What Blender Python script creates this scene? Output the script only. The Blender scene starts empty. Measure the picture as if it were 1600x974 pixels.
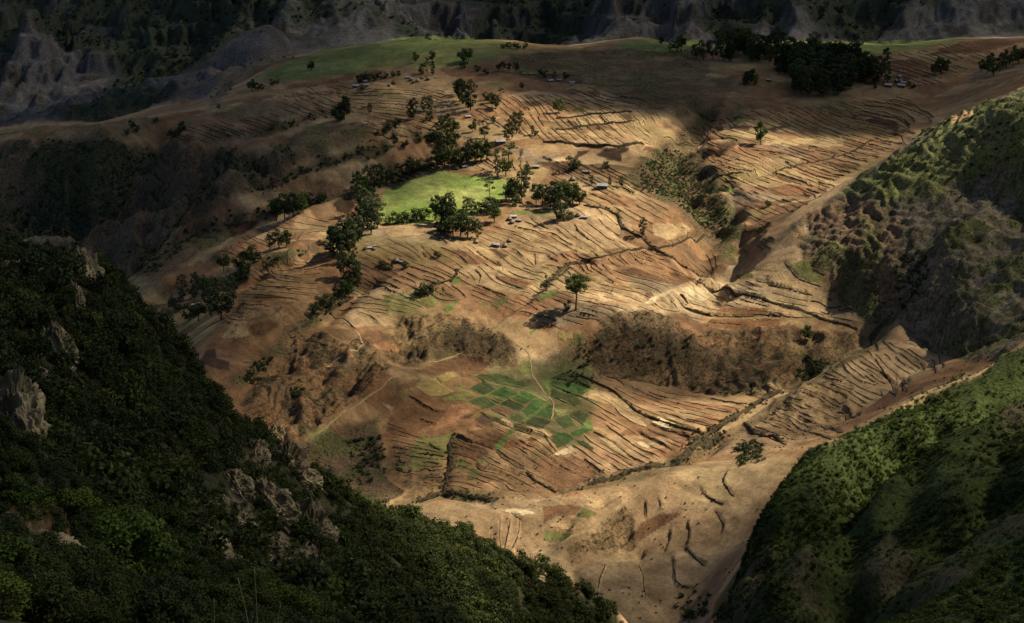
import bpy, math, random
import numpy as np

# ------------------------------------------------------------------ camera, sky, sun, exposure
SC = bpy.context.scene
COL = SC.collection
CAMZ = 330.0                        # the viewpoint stands this high above the canyon floor
PITCH = math.radians(18.0)
FPX, CX, CY = 2986.0, 800.0, 487.0
cam_d = bpy.data.cameras.new("camera")
cam_d.sensor_width = 36.0
cam_d.lens = 36.0 * FPX / 1600.0
cam_d.clip_start = 1.0
cam_d.clip_end = 9000.0
cam = bpy.data.objects.new("camera", cam_d)
cam.location = (0, 0, CAMZ)
cam.rotation_euler = (math.pi / 2 - PITCH, 0, 0)
COL.objects.link(cam)
SC.camera = cam

SUN_EL = math.radians(47.0)
SUN_AZ = math.radians(78.0)         # clockwise from +Y: from the right, slightly from behind the scene
SUN_DIR = np.array([math.cos(SUN_EL) * math.sin(SUN_AZ), math.cos(SUN_EL) * math.cos(SUN_AZ), math.sin(SUN_EL)])
world = bpy.data.worlds.new("World")
SC.world = world
world.use_nodes = True
wn = world.node_tree.nodes
sky = wn.new("ShaderNodeTexSky")
sky.sky_type = 'NISHITA'
sky.sun_disc = False
sky.sun_elevation = SUN_EL
sky.sun_rotation = SUN_AZ
sky.altitude = 2800
sky.air_density = 1.0
sky.dust_density = 2.0
sky.ozone_density = 0.3
world.node_tree.links.new(sky.outputs[0], wn["Background"].inputs[0])
wn["Background"].inputs[1].default_value = 0.05
sun_d = bpy.data.lights.new("sun", 'SUN')
sun_d.energy = 5.0
sun_d.angle = math.radians(0.55)
sun_d.color = (1.0, 0.90, 0.69)
sun = bpy.data.objects.new("sun", sun_d)
from mathutils import Vector
sun.rotation_euler = Vector(SUN_DIR).to_track_quat('Z', 'Y').to_euler()
sun.location = (900, 900, 1500)
COL.objects.link(sun)
SC.view_settings.view_transform = 'Standard'
SC.view_settings.look = 'None'
SC.view_settings.exposure = 0.55
SC.view_settings.gamma = 1.0
SC.render.engine = 'CYCLES'
SC.cycles.max_bounces = 4
SC.cycles.diffuse_bounces = 2
SC.cycles.glossy_bounces = 1
SC.cycles.transmission_bounces = 2
SC.cycles.volume_bounces = 0
SC.cycles.transparent_max_bounces = 48
SC.cycles.use_adaptive_sampling = True
SC.cycles.adaptive_threshold = 0.02
SC.cycles.use_denoising = True

RNG = np.random.default_rng(7)
random.seed(7)

# ------------------------------------------------------------------ small maths helpers
def pix_us(px, py):
    """photo pixel -> (x/y, z/y) of the sight line, camera at the origin looking along +Y"""
    px = np.asarray(px, float); py = np.asarray(py, float)
    a = (px - CX) / FPX; b = -(py - CY) / FPX
    yy = math.cos(PITCH) + b * math.sin(PITCH)
    return a / yy, (-math.sin(PITCH) + b * math.cos(PITCH)) / yy

def to_pix(x, y, z):
    """world point (z measured from the camera height) -> photo pixel"""
    fw = y * math.cos(PITCH) - z * math.sin(PITCH)
    up = y * math.sin(PITCH) + z * math.cos(PITCH)
    return CX + FPX * x / fw, CY - FPX * up / fw

def _hash(ix, iy, seed):
    h = (ix.astype(np.int64) * 374761393 + iy.astype(np.int64) * 668265263 + seed * 982451653) & 0x7fffffff
    h = ((h ^ (h >> 13)) * 1274126177) & 0x7fffffff
    h = h ^ (h >> 16)
    return (h & 0xffff) / 65535.0

_T = np.random.default_rng(3).random(512 * 512).astype(np.float32)
def vnoise(x, y, seed=0):
    x = np.asarray(x, np.float32); y = np.asarray(y, np.float32)
    ix = np.floor(x); iy = np.floor(y)
    fx = x - ix; fy = y - iy
    fx = fx * fx * (3 - 2 * fx); fy = fy * fy * (3 - 2 * fy)
    i0 = (ix.astype(np.int32) + seed * 71) & 511; j0 = (iy.astype(np.int32) + seed * 37) & 511
    i1 = ((i0 + 1) & 511) << 9; i0 = i0 << 9; j1 = (j0 + 1) & 511
    a = _T.take(i0 + j0); c = _T.take(i0 + j1)
    a += (_T.take(i1 + j0) - a) * fx; c += (_T.take(i1 + j1) - c) * fx
    return a + (c - a) * fy                                          # 0..1

def fbm(x, y, scale, octv=4, seed=0, gain=0.5):
    s = 0.0; amp = 1.0; tot = 0.0; f = 1.0 / scale
    for o in range(octv):
        s = s + amp * (vnoise(x * f + 17.3 * o, y * f - 9.1 * o, seed + o) * 2 - 1)
        tot += amp; amp *= gain; f *= 2.03
    return s / tot                                                   # -1..1

def ridged(x, y, scale, octv=4, seed=0):
    s = 0.0; amp = 1.0; tot = 0.0; f = 1.0 / scale
    for o in range(octv):
        n = 1 - np.abs(vnoise(x * f + 7.7 * o, y * f + 3.1 * o, seed + o) * 2 - 1)
        s = s + amp * n * n; tot += amp; amp *= 0.5; f *= 2.1
    return s / tot                                                   # 0..1

def sstep(a, b, x):
    t = np.clip((x - a) / (b - a), 0, 1)
    return t * t * (3 - 2 * t)

def in_poly(px, py, poly):
    """even-odd test of arrays against a polygon"""
    r = np.zeros(px.shape, bool)
    n = len(poly)
    for i in range(n):
        x1, y1 = poly[i]; x2, y2 = poly[(i + 1) % n]
        if y1 == y2:
            continue
        c = ((y1 > py) != (y2 > py)) & (px < (x2 - x1) * (py - y1) / (y2 - y1) + x1)
        r ^= c
    return r

# ------------------------------------------------------------------ terrain: surveyed heights
# (photo pixel of a feature, distance ahead in metres) -> a height; a smooth surface goes through them all
SURVEY = """
900 485 815;900 350 910;850 300 960;850 240 1020;850 180 1100;800 130 1170;650 90 1230;650 60 1290;740 62 1285
1300 70 1280;1300 140 1180;1250 200 1090;1250 260 1010;1150 300 955;1050 350 915;1000 60 1300;1000 130 1180;950 180 1095;1000 230 1030
1100 440 850;1050 460 836;1200 485 826;1000 488 815;1000 600 775;940 500 808;930 600 768;960 560 786;1100 510 822;1100 600 778;1200 580 783
850 620 752;850 570 785;850 690 705;850 750 672;870 772 662;760 600 762;700 600 757;740 690 706;740 760 668;960 640 745;1000 690 712;930 740 682
600 640 735;600 700 702;620 785 655;540 700 706;560 740 682;680 760 668;650 650 728
660 790 640;750 785 632;860 778 636;950 762 640;1050 735 652;1200 722 650;1240 716 650
700 820 618;800 870 604;760 840 610;880 890 596;900 850 612;960 800 632;990 850 618;1000 930 580;1080 960 574;1100 830 616;1150 760 640;1160 850 606;1080 780 636;900 810 622
1400 560 765;1450 540 775;1370 521 805;1260 582 776;1180 642 736;1060 717 690;1300 625 735;1200 690 684;1330 560 768;1250 610 745;1330 660 715;1250 680 695;1120 700 692;1480 575 752;1400 610 742;1150 715 676
1300 480 833;1350 505 812;1300 515 812;1130 630 752;1080 660 727
1118 935 562;1124 900 585;1104 974 560;1150 850 606;1600 140 905;1480 192 900;1420 230 895;1350 272 890;1290 310 886;1240 347 880;1150 420 866;1200 385 872
1400 230 1055;1300 300 962;1460 170 1150;1380 180 1130;1240 300 960;1180 345 925
1400 420 822;1420 470 804;1500 400 805;1600 340 830;1600 200 855;1600 450 770;1550 540 738;1440 535 772;1500 250 862;1480 330 836;1410 445 820;1390 500 804;1340 420 832;1300 380 848;1280 430 838;1350 340 862;1420 320 852;1560 300 845;1520 470 765
1600 546 500;1520 580 491;1450 609 481;1350 668 464;1250 712 450;1180 800 432;1145 900 412;1130 974 398
1600 700 424;1500 700 436;1400 800 404;1600 800 366;1600 974 285;1400 974 330;1600 660 440;1450 740 424;1300 830 410;1200 974 372;1400 920 350;1600 890 322;1300 920 376;1520 840 366;1350 750 434
85 404 300;150 446 302;250 496 310;300 592 327;425 676 352;436 708 352;508 780 372;600 810 386;700 848 402;850 902 422;950 942 432;1000 974 436
200 650 232;200 550 268;350 750 256;430 800 276;450 900 222;600 900 306;800 965 352;100 500 258;30 650 196;30 500 232;60 440 270;300 680 286;330 620 305;500 850 300;700 930 336;120 740 176;350 850 172;0 432 285;-60 440 285;400 720 320
200 850 96;60 825 88;200 974 60;60 974 54;400 974 66;300 900 110;0 900 70;100 890 82;0 800 110;520 974 150;620 974 220;150 790 140;450 950 105;130 870 86;40 850 84
330 560 742;340 600 722;250 440 885;190 420 935;300 430 890;400 480 802;420 400 868;350 500 792;450 600 742;400 645 712;500 560 772;550 480 815;600 520 797;455 690 694;600 590 748;520 640 722;690 520 802;690 560 778;760 500 812;790 540 792;640 500 810;640 545 784;800 480 818;380 560 757;840 530 800;560 430 846
400 330 962;470 330 956;550 350 922;600 300 975;500 250 1042;400 270 1036;300 350 962;250 395 925;450 200 1110;550 150 1165;400 130 1205;230 192 1135;50 200 1120;130 205 1125;480 290 1000;350 310 990;620 230 1055;700 200 1085;700 280 995;750 340 925;700 400 868;620 400 868;800 420 858;330 390 925;400 230 1085
50 232 1100;150 232 1098;300 235 1090;400 232 1085;50 330 1082;150 350 1066;250 300 1078;250 335 1066;330 290 1076;-20 380 1005;60 385 1000;120 400 970;350 262 1072
600 40 1450;800 30 1500;800 0 1530;500 60 1400;500 0 1560;300 100 1425;300 0 1560;380 110 1300;200 150 1310;100 100 1500;100 0 1820;0 100 1700;0 0 2050;0 200 1320;100 170 1300;300 60 1490;200 60 1600
345 112 1262;400 100 1256;440 98 1246;340 150 1240;1000 30 1440;1000 0 1470;1200 30 1400;1200 0 1425;1400 40 1390;1400 0 1420;1600 45 1375;1600 0 1410;1500 60 1310;1600 60 1300;1600 90 1240;1440 100 1225;1540 110 1200
"""
# the same for ground that the photo does not show: (x/y, distance, height below the camera)
HIDDEN = """
-.27 380 -190;-.27 450 -260;-.25 560 -300;-.25 700 -320;-.2 420 -215;-.2 500 -270;-.18 620 -295;-.16 420 -195;-.13 450 -215;-.14 560 -280;-.1 480 -240;-.1 560 -278;-.05 490 -255;-.05 560 -285;0 490 -262;.03 520 -280;-.03 580 -288;0 560 -288;-.08 640 -290;-.25 850 -310;-.2 800 -292;.05 470 -262;.08 480 -285;.078 450 -262;.092 460 -270;.1 430 -255;.09 420 -245;.092 380 -228;.085 400 -232;.08 520 -292;.06 510 -290;.1 500 -285;-.12 660 -284
.3 520 -170;.27 560 -205;.24 550 -215;.2 520 -212;.17 500 -215;.14 480 -225;.125 455 -235;.115 440 -245;.27 600 -228;.24 640 -245;.2 560 -232;.18 620 -258;.22 700 -255;.15 560 -250;.128 520 -262;.13 590 -276;.27 700 -240
.27 940 -195;.24 960 -222;.2 960 -235;.27 1020 -215;.27 1120 -215;.16 930 -245
-.27 1200 -290;-.27 1100 -265;-.27 950 -310;-.27 1400 -310;-.1 1350 -245;0 1370 -250;.1 1370 -250;.2 1360 -240;-.15 1340 -255
-.27 2300 -260;-.15 2300 -120;0 2300 -20;.15 2300 0;.27 2300 20;-.27 2000 -290;-.1 1800 -180;0 1700 -150;.1 1640 -140;.2 1600 -130;.27 1600 -120;-.2 1900 -240;.1 1900 -60;.27 1900 -40
-.36 60 -26;-.36 100 -32;-.36 200 -60;-.36 300 -98;-.36 420 -200;-.36 600 -300;-.36 900 -310;-.36 1120 -255;-.36 1500 -320;-.36 2300 -260
.36 300 -130;.36 400 -150;.36 480 -160;.36 600 -220;.36 760 -200;.36 850 -170;.36 1000 -190;.36 1300 -220;.36 2300 30
0 30 -18;-.2 30 -16;.15 30 -20;.36 30 -20;0 80 -48;.05 130 -82;.1 200 -118;.15 130 -70;.2 200 -110;.05 300 -170;.12 330 -190;.36 180 -80
"""
pts = []
for tok in SURVEY.replace("\n", ";").split(";"):
    if tok.strip():
        a, b, d = map(float, tok.split()); u, s = pix_us(a, b); pts.append((float(u) * d, d, float(s) * d))
for tok in HIDDEN.replace("\n", ";").split(";"):
    if tok.strip():
        u, d, z = map(float, tok.split()); pts.append((u * d, d, z))
pts = np.array(pts)
C2 = 7.0 ** 2
def _phi(dx, dy):
    return np.sqrt(dx * dx + dy * dy + C2)
n = len(pts)
A = np.zeros((n + 3, n + 3))
A[:n, :n] = _phi(pts[:, None, 0] - pts[None, :, 0], pts[:, None, 1] - pts[None, :, 1]) - np.eye(n) * 1.5
Pm = np.stack([np.ones(n), pts[:, 0] / 500, pts[:, 1] / 500], 1)
A[:n, n:] = Pm; A[n:, :n] = Pm.T
W = np.linalg.solve(A, np.concatenate([pts[:, 2], np.zeros(3)]))

# grid: columns of constant x/y, rows of constant distance, fine where the fields lie
NU = 700
US = np.linspace(-0.355, 0.355, NU)
rows = [30.0]
while rows[-1] < 2300:
    y = rows[-1]
    st = 0.0105 * y if y < 75 else 0.0095 * y if y < 180 else 1.9 if y < 560 else 0.85 if y < 880 else 1.1 if y < 1060 else 1.5 if y < 1320 else 1.9 if y < 1580 else 6.0
    rows.append(y + st)
YS = np.array(rows)
NY = len(YS)
GX = YS[:, None] * US[None, :]
GY = np.repeat(YS[:, None], NU, 1)
# the smooth surface is evaluated on a coarser lattice and interpolated
cu = np.linspace(US[0], US[-1], 281)
crow = np.arange(0, NY, 3); crow = np.append(crow, NY - 1) if crow[-1] != NY - 1 else crow
cY = YS[crow]
CXg = cY[:, None] * cu[None, :]; CYg = np.repeat(cY[:, None], len(cu), 1)
Zc = W[n] + W[n + 1] * CXg / 500 + W[n + 2] * CYg / 500
for k in range(n):
    Zc += W[k] * _phi(CXg - pts[k, 0], CYg - pts[k, 1])
tmp = np.empty((len(cY), NU))
for i in range(len(cY)):
    tmp[i] = np.interp(US, cu, Zc[i])
GZ = np.empty((NY, NU))
ti = np.clip(np.searchsorted(cY, YS, side='right') - 1, 0, len(cY) - 2)
tf = ((YS - cY[ti]) / (cY[ti + 1] - cY[ti]))[:, None]
GZ[:] = tmp[ti] * (1 - tf) + tmp[ti + 1] * tf

def hit(px, py, Z=None):
    """world point (relative to the camera) where the sight line of a photo pixel first meets the ground"""
    Z = GZ if Z is None else Z
    u, s = pix_us(px, py)
    u = float(u); s = float(s)
    fj = np.clip((u - US[0]) / (US[1] - US[0]), 0, NU - 1.001)
    j = int(fj); t = fj - j
    prof = Z[:, j] * (1 - t) + Z[:, j + 1] * t - s * YS
    above = np.nonzero(prof >= 0)[0]
    i = int(above[0]) if len(above) else NY - 1
    if i == 0:
        y = YS[0]
    else:
        y = YS[i - 1] + (YS[i] - YS[i - 1]) * (-prof[i - 1]) / (prof[i] - prof[i - 1] + 1e-9)
    return np.array([u * y, y, s * y])

def ground(x, y):
    """height of the finished ground at world x, y (arrays)"""
    x = np.asarray(x, float); y = np.asarray(y, float)
    u = x / y
    fj = np.clip((u - US[0]) / (US[1] - US[0]), 0, NU - 1.001); j = fj.astype(int); t = fj - j
    i = np.clip(np.searchsorted(YS, y, side='right') - 1, 0, NY - 2); r = (y - YS[i]) / (YS[i + 1] - YS[i])
    return (GZ[i, j] * (1 - t) + GZ[i, j + 1] * t) * (1 - r) + (GZ[i + 1, j] * (1 - t) + GZ[i + 1, j + 1] * t) * r

def P(txt):
    return [tuple(map(float, q.split())) for q in txt.split(",")]

def crop(x0, y0, txt):
    """polylines noted on a five-fold enlargement whose corner is x0, y0"""
    out = []
    for ln in txt.strip().replace("\n", ";").split(";"):
        v = list(map(float, ln.split()))
        if len(v) >= 4:
            out.append([(x0 + v[i] / 4.994, y0 + v[i + 1] / 4.994) for i in range(0, len(v), 2)])
    return out
# ------------------------------------------------------------------ terrace lines noted on the photo
A0, A1, A2, A3 = (300, 320), (600, 320), (900, 320), (1200, 320)
B0, B1, B2, B3 = (300, 500), (600, 500), (900, 500), (1200, 500)
D0, D1, D2 = (550, 670), (850, 670), (820, 779)
E0, E1, E2, E3 = (1000, 130), (1200, 130), (780, 130), (380, 80)
BANKS = [
    (A0, "470 505 520 540 570 575 650 590 750 600 850 612;555 475 600 505 650 545 720 555 790 570 860 578;640 450 690 490 695 515;780 350 735 435 765 480 765 505;910 320 880 390;660 520 750 512 860 518 950 490 1060 460;490 630 600 640 720 660 850 665;480 725 600 728 700 720 830 740;1340 570 1400 605 1460 630 1530 670 1590 685;1400 560 1480 600 1560 635 1598 650;1340 610 1400 640;1290 725 1400 738 1490 742;1230 765 1330 775 1430 780 1550 798;1150 820 1300 812 1420 815 1530 830;1090 860 1200 900 1270 960;1300 840 1400 870 1450 910"),
    (A1, "0 600 70 635 140 655 155 695;70 580 140 615;130 555 200 590 250 615;180 530 270 580 340 590 420 620;0 655 60 675 90 690;200 480 300 515 400 550 480 585;440 335 540 375 610 410 650 460;725 360 780 410 840 445 900 475;890 440 920 480 930 515;710 505 745 530 765 565 745 600 740 620;720 628 800 655 900 690 950 710;875 555 890 585 980 620 1090 655;970 520 1050 560 1150 590 1210 608;1090 495 1180 530 1280 555;1060 680 1150 705;460 640 470 680 540 710;370 700 430 740 520 750 600 745;530 630 590 670 640 720;1180 380 1185 470;1280 385 1310 420 1370 460;1380 380 1420 420 1460 448;1410 385 1460 410 1520 435;1470 375 1500 395 1598 425;1250 470 1310 485 1370 505;1000 340 1050 375 1090 405;1130 365 1200 370 1270 385;850 170 920 190 1030 218;1010 230 1080 262 1145 288;1020 165 1120 190 1200 215 1280 255;1150 95 1170 130 1220 160 1290 190;1210 205 1320 225 1390 265 1475 318;1345 185 1380 210;1480 150 1510 195 1560 245 1598 280;1400 525 1460 552;1320 570 1370 600 1440 632;1310 740 1400 770 1420 790;1210 780 1270 805;1060 835 1180 865 1260 870 1350 910;1440 860 1520 880 1598 895;360 215 430 255 490 300;300 370 330 410"),
    (A2, "0 195 60 245 150 300 210 350 280 385;85 135 150 190 210 240 305 285;170 110 240 190 340 245;105 360 180 410;0 405 60 415 130 430;345 375 355 415 420 475;250 415 280 460 340 490;185 435 210 480 245 505;130 445 170 495 205 515;90 450 120 495 170 525 220 555 265 585 300 605;40 455 90 510 130 530;0 465 50 510 100 540;415 370 460 425 520 465;450 370 510 430 600 445;490 370 540 405 620 440;510 362 600 400 690 430;540 365 640 390 730 415;440 380 520 445 560 480 680 510;640 450 720 490 780 520 860 555 950 580;290 500 300 520 380 545 500 580 620 610 720 640;310 570 350 590 440 605 530 625 600 655 670 690;460 655 540 665 590 690 600 715;160 612 260 640 380 670 480 685 540 710 590 730;220 590 260 610 310 625;100 660 200 680 290 705;370 710 450 735 520 765;0 740 100 765 220 780 320 800 400 825;110 790 200 800 270 820 305 850;20 795 90 815 180 845 290 880;0 835 90 855 175 875;0 870 80 890 200 925;690 290 740 320;735 280 775 310;780 270 815 290;875 205 875 260;820 175 850 190;830 385 870 430 920 470 960 500 1005 535;1020 390 1050 450 1075 510;1065 380 1090 430 1105 480;980 470 1020 500 1040 525;1090 645 1160 690 1280 740 1400 775 1495 795;1060 600 1080 635;920 630 920 670 950 700;615 765 650 800 700 820;700 820 740 830 810 832;730 740 770 780 790 805;815 765 850 810 930 835 1000 855 1060 872;1060 872 1200 880 1350 878 1500 865 1598 872;1030 915 1150 930 1300 938;1325 600 1380 630 1450 648;1410 585 1440 605 1510 625;1475 575 1530 600;1510 635 1598 650;1315 200 1380 210 1440 222;1430 150 1490 180 1480 210;1425 285 1470 310 1520 345;1460 265 1500 290;1410 320 1445 345 1445 375;1310 345 1360 380;1500 255 1540 280;1310 140 1330 175;1460 130 1520 145"),
    (A3, "10 635 120 655 240 690 350 710;130 460 190 525 240 580 320 620 410 635;355 480 360 535 440 550;0 865 120 875 200 890 300 892;330 755 450 780 570 795;410 835 470 848 520 858;460 735 520 740;550 815 610 810 670 835;810 755 880 760 930 775"),
    (B0, "750 140 850 150 960 180 1060 190;640 250 760 255 880 260;1230 190 1290 130 1340 200;400 330 470 345"),
    (B1, "195 590 250 620 290 650;290 655 350 685 430 708;290 768 340 790 400 808;760 720 820 760 880 790;870 790 930 820 1010 850;830 825 880 855 950 885;570 900 650 945 700 970;1040 815 1140 850 1220 880 1285 925;1030 855 1100 880 1150 895;1320 450 1400 465 1500 490 1598 525;1310 515 1400 555 1500 590 1598 630;1320 600 1400 640 1500 680;1450 740 1500 780 1555 825;930 525 1050 580;960 615 1090 680;770 590 900 650;830 690 960 760;690 430 800 490;410 450 460 505;250 215 280 300;300 230 350 290;1240 550 1290 600"),
    (B2, "0 490 60 510 110 535;30 595 120 640 200 690 310 755;300 685 340 735 430 800 540 840;100 720 180 755 240 790;235 820 310 880 430 970;130 875 220 920 320 970;500 880 570 920 680 970;590 808 680 855 780 885 890 915;690 770 770 805 880 860 990 885;650 715 740 735 860 790 970 820 1080 845;800 720 930 745 1040 775 1160 800;1010 690 1130 715 1250 750;1050 615 1150 635 1260 650 1350 665;870 550 1000 570 1120 570 1260 570 1380 585 1470 600;1400 520 1500 540 1560 550;560 560 640 590 710 610;240 440 320 460 380 510;820 500 900 460 960 440;960 525 1060 495 1180 465 1270 460 1340 490 1400 515"),
    (B3, "720 325 790 365 870 405 930 460 990 510 1060 555;830 305 880 370 910 430 970 490;585 350 610 400 680 450 740 480;440 435 500 475 600 495;390 495 460 535 540 560 600 590 610 615;240 565 310 575 370 605;390 610 440 650;760 435 800 470 860 497;800 430 850 470 920 497;750 485 850 510;885 548 950 560 1000 590;995 285 1030 325 1075 355;1185 335 1230 375 1310 415;1275 310 1320 335 1370 370;800 155 850 180 860 240;1060 170 1180 190 1280 260 1360 290 1500 300;0 740 90 760 180 785 240 845 320 870 400 905 500 935;240 745 330 790 420 830 510 860 580 885;0 920 70 950 150 974;540 715 620 725 690 765;590 675 650 715 720 750;430 760 480 780;1010 455 1060 480 1100 505"),
    (D0, "820 50 900 100 1010 125 1100 165;450 180 560 195 650 210 730 215;410 205 520 222 640 238 740 243;360 245 440 280;560 265 650 270 700 275;600 115 640 145 690 165;340 310 400 345 470 335 530 320 600 318 680 335 730 315;560 385 640 390 720 380;970 290 1010 330 1100 345 1180 370;1120 185 1180 235 1260 285 1340 320;1230 125 1300 155 1375 205;1310 90 1380 140 1440 160 1500 205 1598 270;1260 10 1330 30 1400 48;1200 440 1270 490 1350 525;1080 820 1085 900;1160 700 1155 800 1150 900 1165 960;1235 700 1230 800 1195 930;1310 720 1305 830 1250 950;1270 685 1320 715"),
    (D1, "385 25 480 70 560 130 650 195 740 245 790 270;310 50 400 130 520 190 600 230 690 290;220 130 330 200 400 255 460 290 520 325;310 240 400 310 480 350;530 10 620 70 700 130 800 185 920 240;750 35 840 85 920 120 1010 165;930 5 1030 40 1140 72;1080 0 1150 25 1230 45;0 50 40 110 95 185;0 210 120 290 240 350 350 390;790 570 800 680;895 540 915 580 912 625;1225 480 1270 530 1330 570 1400 600;1440 330 1395 410 1430 480 1490 530;1340 640 1380 700 1410 770 1390 820;1125 730 1135 800 1125 900;990 790 980 880 945 960"),
    (D2, "890 515 920 580 920 640 950 770;1160 460 1165 560 1175 680 1300 700;630 515 590 600 570 700;1255 390 1330 470 1410 525;940 400 920 470"),
    (E0, "190 430 300 480 400 500 440 485;770 505 820 545 900 570 1000 630 1070 685;740 600 830 615 900 630 960 660 1010 695;870 525 1000 530 1130 550 1250 590 1350 630;930 545 1030 600 1100 640 1150 670;1150 505 1260 540 1360 580 1420 610;1310 520 1420 530 1540 575;1285 470 1320 495 1390 508;1130 610 1220 665 1330 705 1440 740 1530 755;1050 695 1160 730 1260 765 1350 810;950 725 1050 765 1180 797;890 670 920 730;820 700 870 740;900 745 1010 785;740 715 850 770 1000 830;660 740 750 785;680 650 780 670 890 695;830 850 880 875;870 840 930 862;1110 905 1180 935;1270 855 1330 880;1300 825 1400 860;1390 765 1430 785;1330 650 1450 690 1598 720;330 410 440 460;500 390 620 440 760 455;450 225 520 270 600 300;560 200 670 180"),
    (E1, "400 230 470 270;340 255 380 290;470 230 580 275;600 205 700 265;80 240 160 290;160 225 270 270;750 170 880 185 1010 205 1090 240 1150 300;740 195 860 215 970 245 1060 280 1110 330;780 140 950 160 1100 190 1200 240 1280 300;950 130 1100 150 1220 210 1290 270;720 215 820 235 900 255 1080 300 1100 350;660 270 720 290 800 300;830 430 930 455 1050 470;780 470 880 495 990 520;660 535 760 555 860 580;590 565 700 600 780 615;420 625 520 660 650 695;480 500 560 530 680 560;980 390 1080 420 1150 440;1040 370 1150 390"),
    (E2, "560 50 650 75 740 120 830 155 900 165;690 30 760 65;580 130 690 165;830 125 950 140 1050 155 1105 185;940 100 1060 115 1150 145 1160 180;1190 115 1225 160;530 285 570 330 600 350;600 275 640 330;655 270 720 330;780 255 850 315;860 250 920 305;915 245 985 298;305 260 320 300 350 340;1180 265 1225 320;1225 245 1260 295;1120 290 1145 330;1040 310 1060 345;760 345 790 370;345 570 420 605;160 590 180 520;960 810 1050 860;760 820 850 870;700 860 850 920 900 950;1290 430 1400 470 1520 495;1410 400 1480 440 1560 470"),
    (E3, "500 280 560 310;640 310 750 345;670 305 740 325;500 350 560 380;840 320 950 325 1050 320"),
]
traced = []
for (x0, y0), txt in BANKS:
    traced += [(pl, y0) for pl in crop(x0, y0, txt)]
def plen(pl): return sum(math.hypot(b[0] - a[0], b[1] - a[1]) for a, b in zip(pl[:-1], pl[1:]))
traced.sort(key=lambda q: -plen(q[0]))
# further, lower terrace edges: they run with the noted ones and keep their distance from them
FILL = [P(t) for t in ("560 400,600 372,700 392,800 345,900 345,1000 385,1090 430,1000 470,930 490,900 520,820 500,760 470,700 470,640 490,560 500,540 460",
    "1060 200,1180 172,1420 150,1440 190,1350 262,1250 330,1180 350,1130 300,1090 230", "820 150,960 140,1010 180,1020 228,850 225,780 200,720 190,760 150",
    "600 645,690 700,760 650,900 690,1000 690,1060 700,930 760,700 770,620 740", "930 605,1000 602,1180 640,1060 710,940 660", "1240 610,1380 530,1470 560,1330 650,1240 690,1130 710",
    "390 410,510 390,500 460,420 480,330 520,380 450", "960 490,1090 445,1180 440,1290 470,1340 505,1200 500,1060 500", "430 150,520 132,700 140,690 180,560 180,450 190",
    "860 250,960 260,1060 340,1000 380,900 330,860 300", "600 300,580 290,640 260,760 240,840 250,830 270,700 262", "250 205,340 190,440 175,430 205,330 222,260 225", "560 190,640 165,700 200,640 215,580 225", "330 400,420 345,520 335,510 370,420 390,350 420", "1380 90,1460 70,1560 66,1560 84,1480 130,1400 140")]
segp = []; segd = []
for pl, _ in traced:
    for a, b in zip(pl[:-1], pl[1:]):
        L = math.hypot(b[0] - a[0], b[1] - a[1]); an = 2 * math.atan2(b[1] - a[1], b[0] - a[0])
        for t in np.linspace(0.15, 0.85, max(int(L / 5), 1)):
            segp.append((a[0] + (b[0] - a[0]) * t, a[1] + (b[1] - a[1]) * t)); segd.append((math.cos(an), math.sin(an)))
segp = np.array(segp); segd = np.array(segd)
def flow(x, y):
    d2 = (segp[:, 0] - x) ** 2 + ((segp[:, 1] - y) * 1.6) ** 2
    w = 1.0 / (d2 + 60.0) ** 1.5
    c, s = (segd * w[:, None]).sum(0); an = math.atan2(s, c) / 2
    return math.cos(an), math.sin(an)
occ = np.zeros((60000, 2)); nocc = len(segp); occ[:nocc] = segp
rf = random.Random(17)
filled = []
def clear(x, y, r, O):
    return ((O[:, 0] - x) ** 2 + ((O[:, 1] - y) * 1.5) ** 2).min() > r * r
for poly in FILL:
    xs_ = [q[0] for q in poly]; ys_ = [q[1] for q in poly]
    ntry = int((max(xs_) - min(xs_)) * (max(ys_) - min(ys_)) / 90)
    for _ in range(ntry):
        x, y = rf.uniform(min(xs_), max(xs_)), rf.uniform(min(ys_), max(ys_))
        if not in_poly(np.array([x]), np.array([y]), poly)[0]: continue
        O = occ[:nocc]; sp = (5.6 if y < 300 else 8.2)
        if not clear(x, y, sp, O): continue
        O = O[(abs(O[:, 0] - x) < 90) & (abs(O[:, 1] - y) < 70)]
        ln = [(x, y)]
        for sgn in (1, -1):
            cx_, cy_ = x, y; dx, dy = flow(x, y); dx *= sgn; dy *= sgn
            for k in range(rf.randint(3, 11)):
                fx_, fy_ = flow(cx_, cy_)
                if fx_ * dx + fy_ * dy < 0: fx_, fy_ = -fx_, -fy_
                dx, dy = fx_, fy_
                cx_ += dx * 5; cy_ += dy * 5
                if len(O) and not clear(cx_, cy_, sp * 0.62, O): break
                if not in_poly(np.array([cx_]), np.array([cy_]), poly)[0]: break
                ln = ln + [(cx_, cy_)] if sgn > 0 else [(cx_, cy_)] + ln
        if len(ln) >= 4:
            filled.append((ln[::2] + ([ln[-1]] if len(ln) % 2 == 0 else []), 320 if y > 300 else 130)); occ[nocc:nocc + len(ln)] = ln; nocc += len(ln)
# ------------------------------------------------------------------ gullies, ridges and relief
def seg_dist(x, y, line):
    """distance of arrays x, y to a polyline"""
    d = np.full(x.shape, 1e9)
    for (x1, y1), (x2, y2) in zip(line[:-1], line[1:]):
        dx, dy = x2 - x1, y2 - y1
        t = np.clip(((x - x1) * dx + (y - y1) * dy) / (dx * dx + dy * dy + 1e-9), 0, 1)
        d = np.minimum(d, np.hypot(x - x1 - t * dx, y - y1 - t * dy))
    return d

def world_line(px):
    return [tuple(hit(a, b, BASE)[:2]) for a, b in px]

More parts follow.
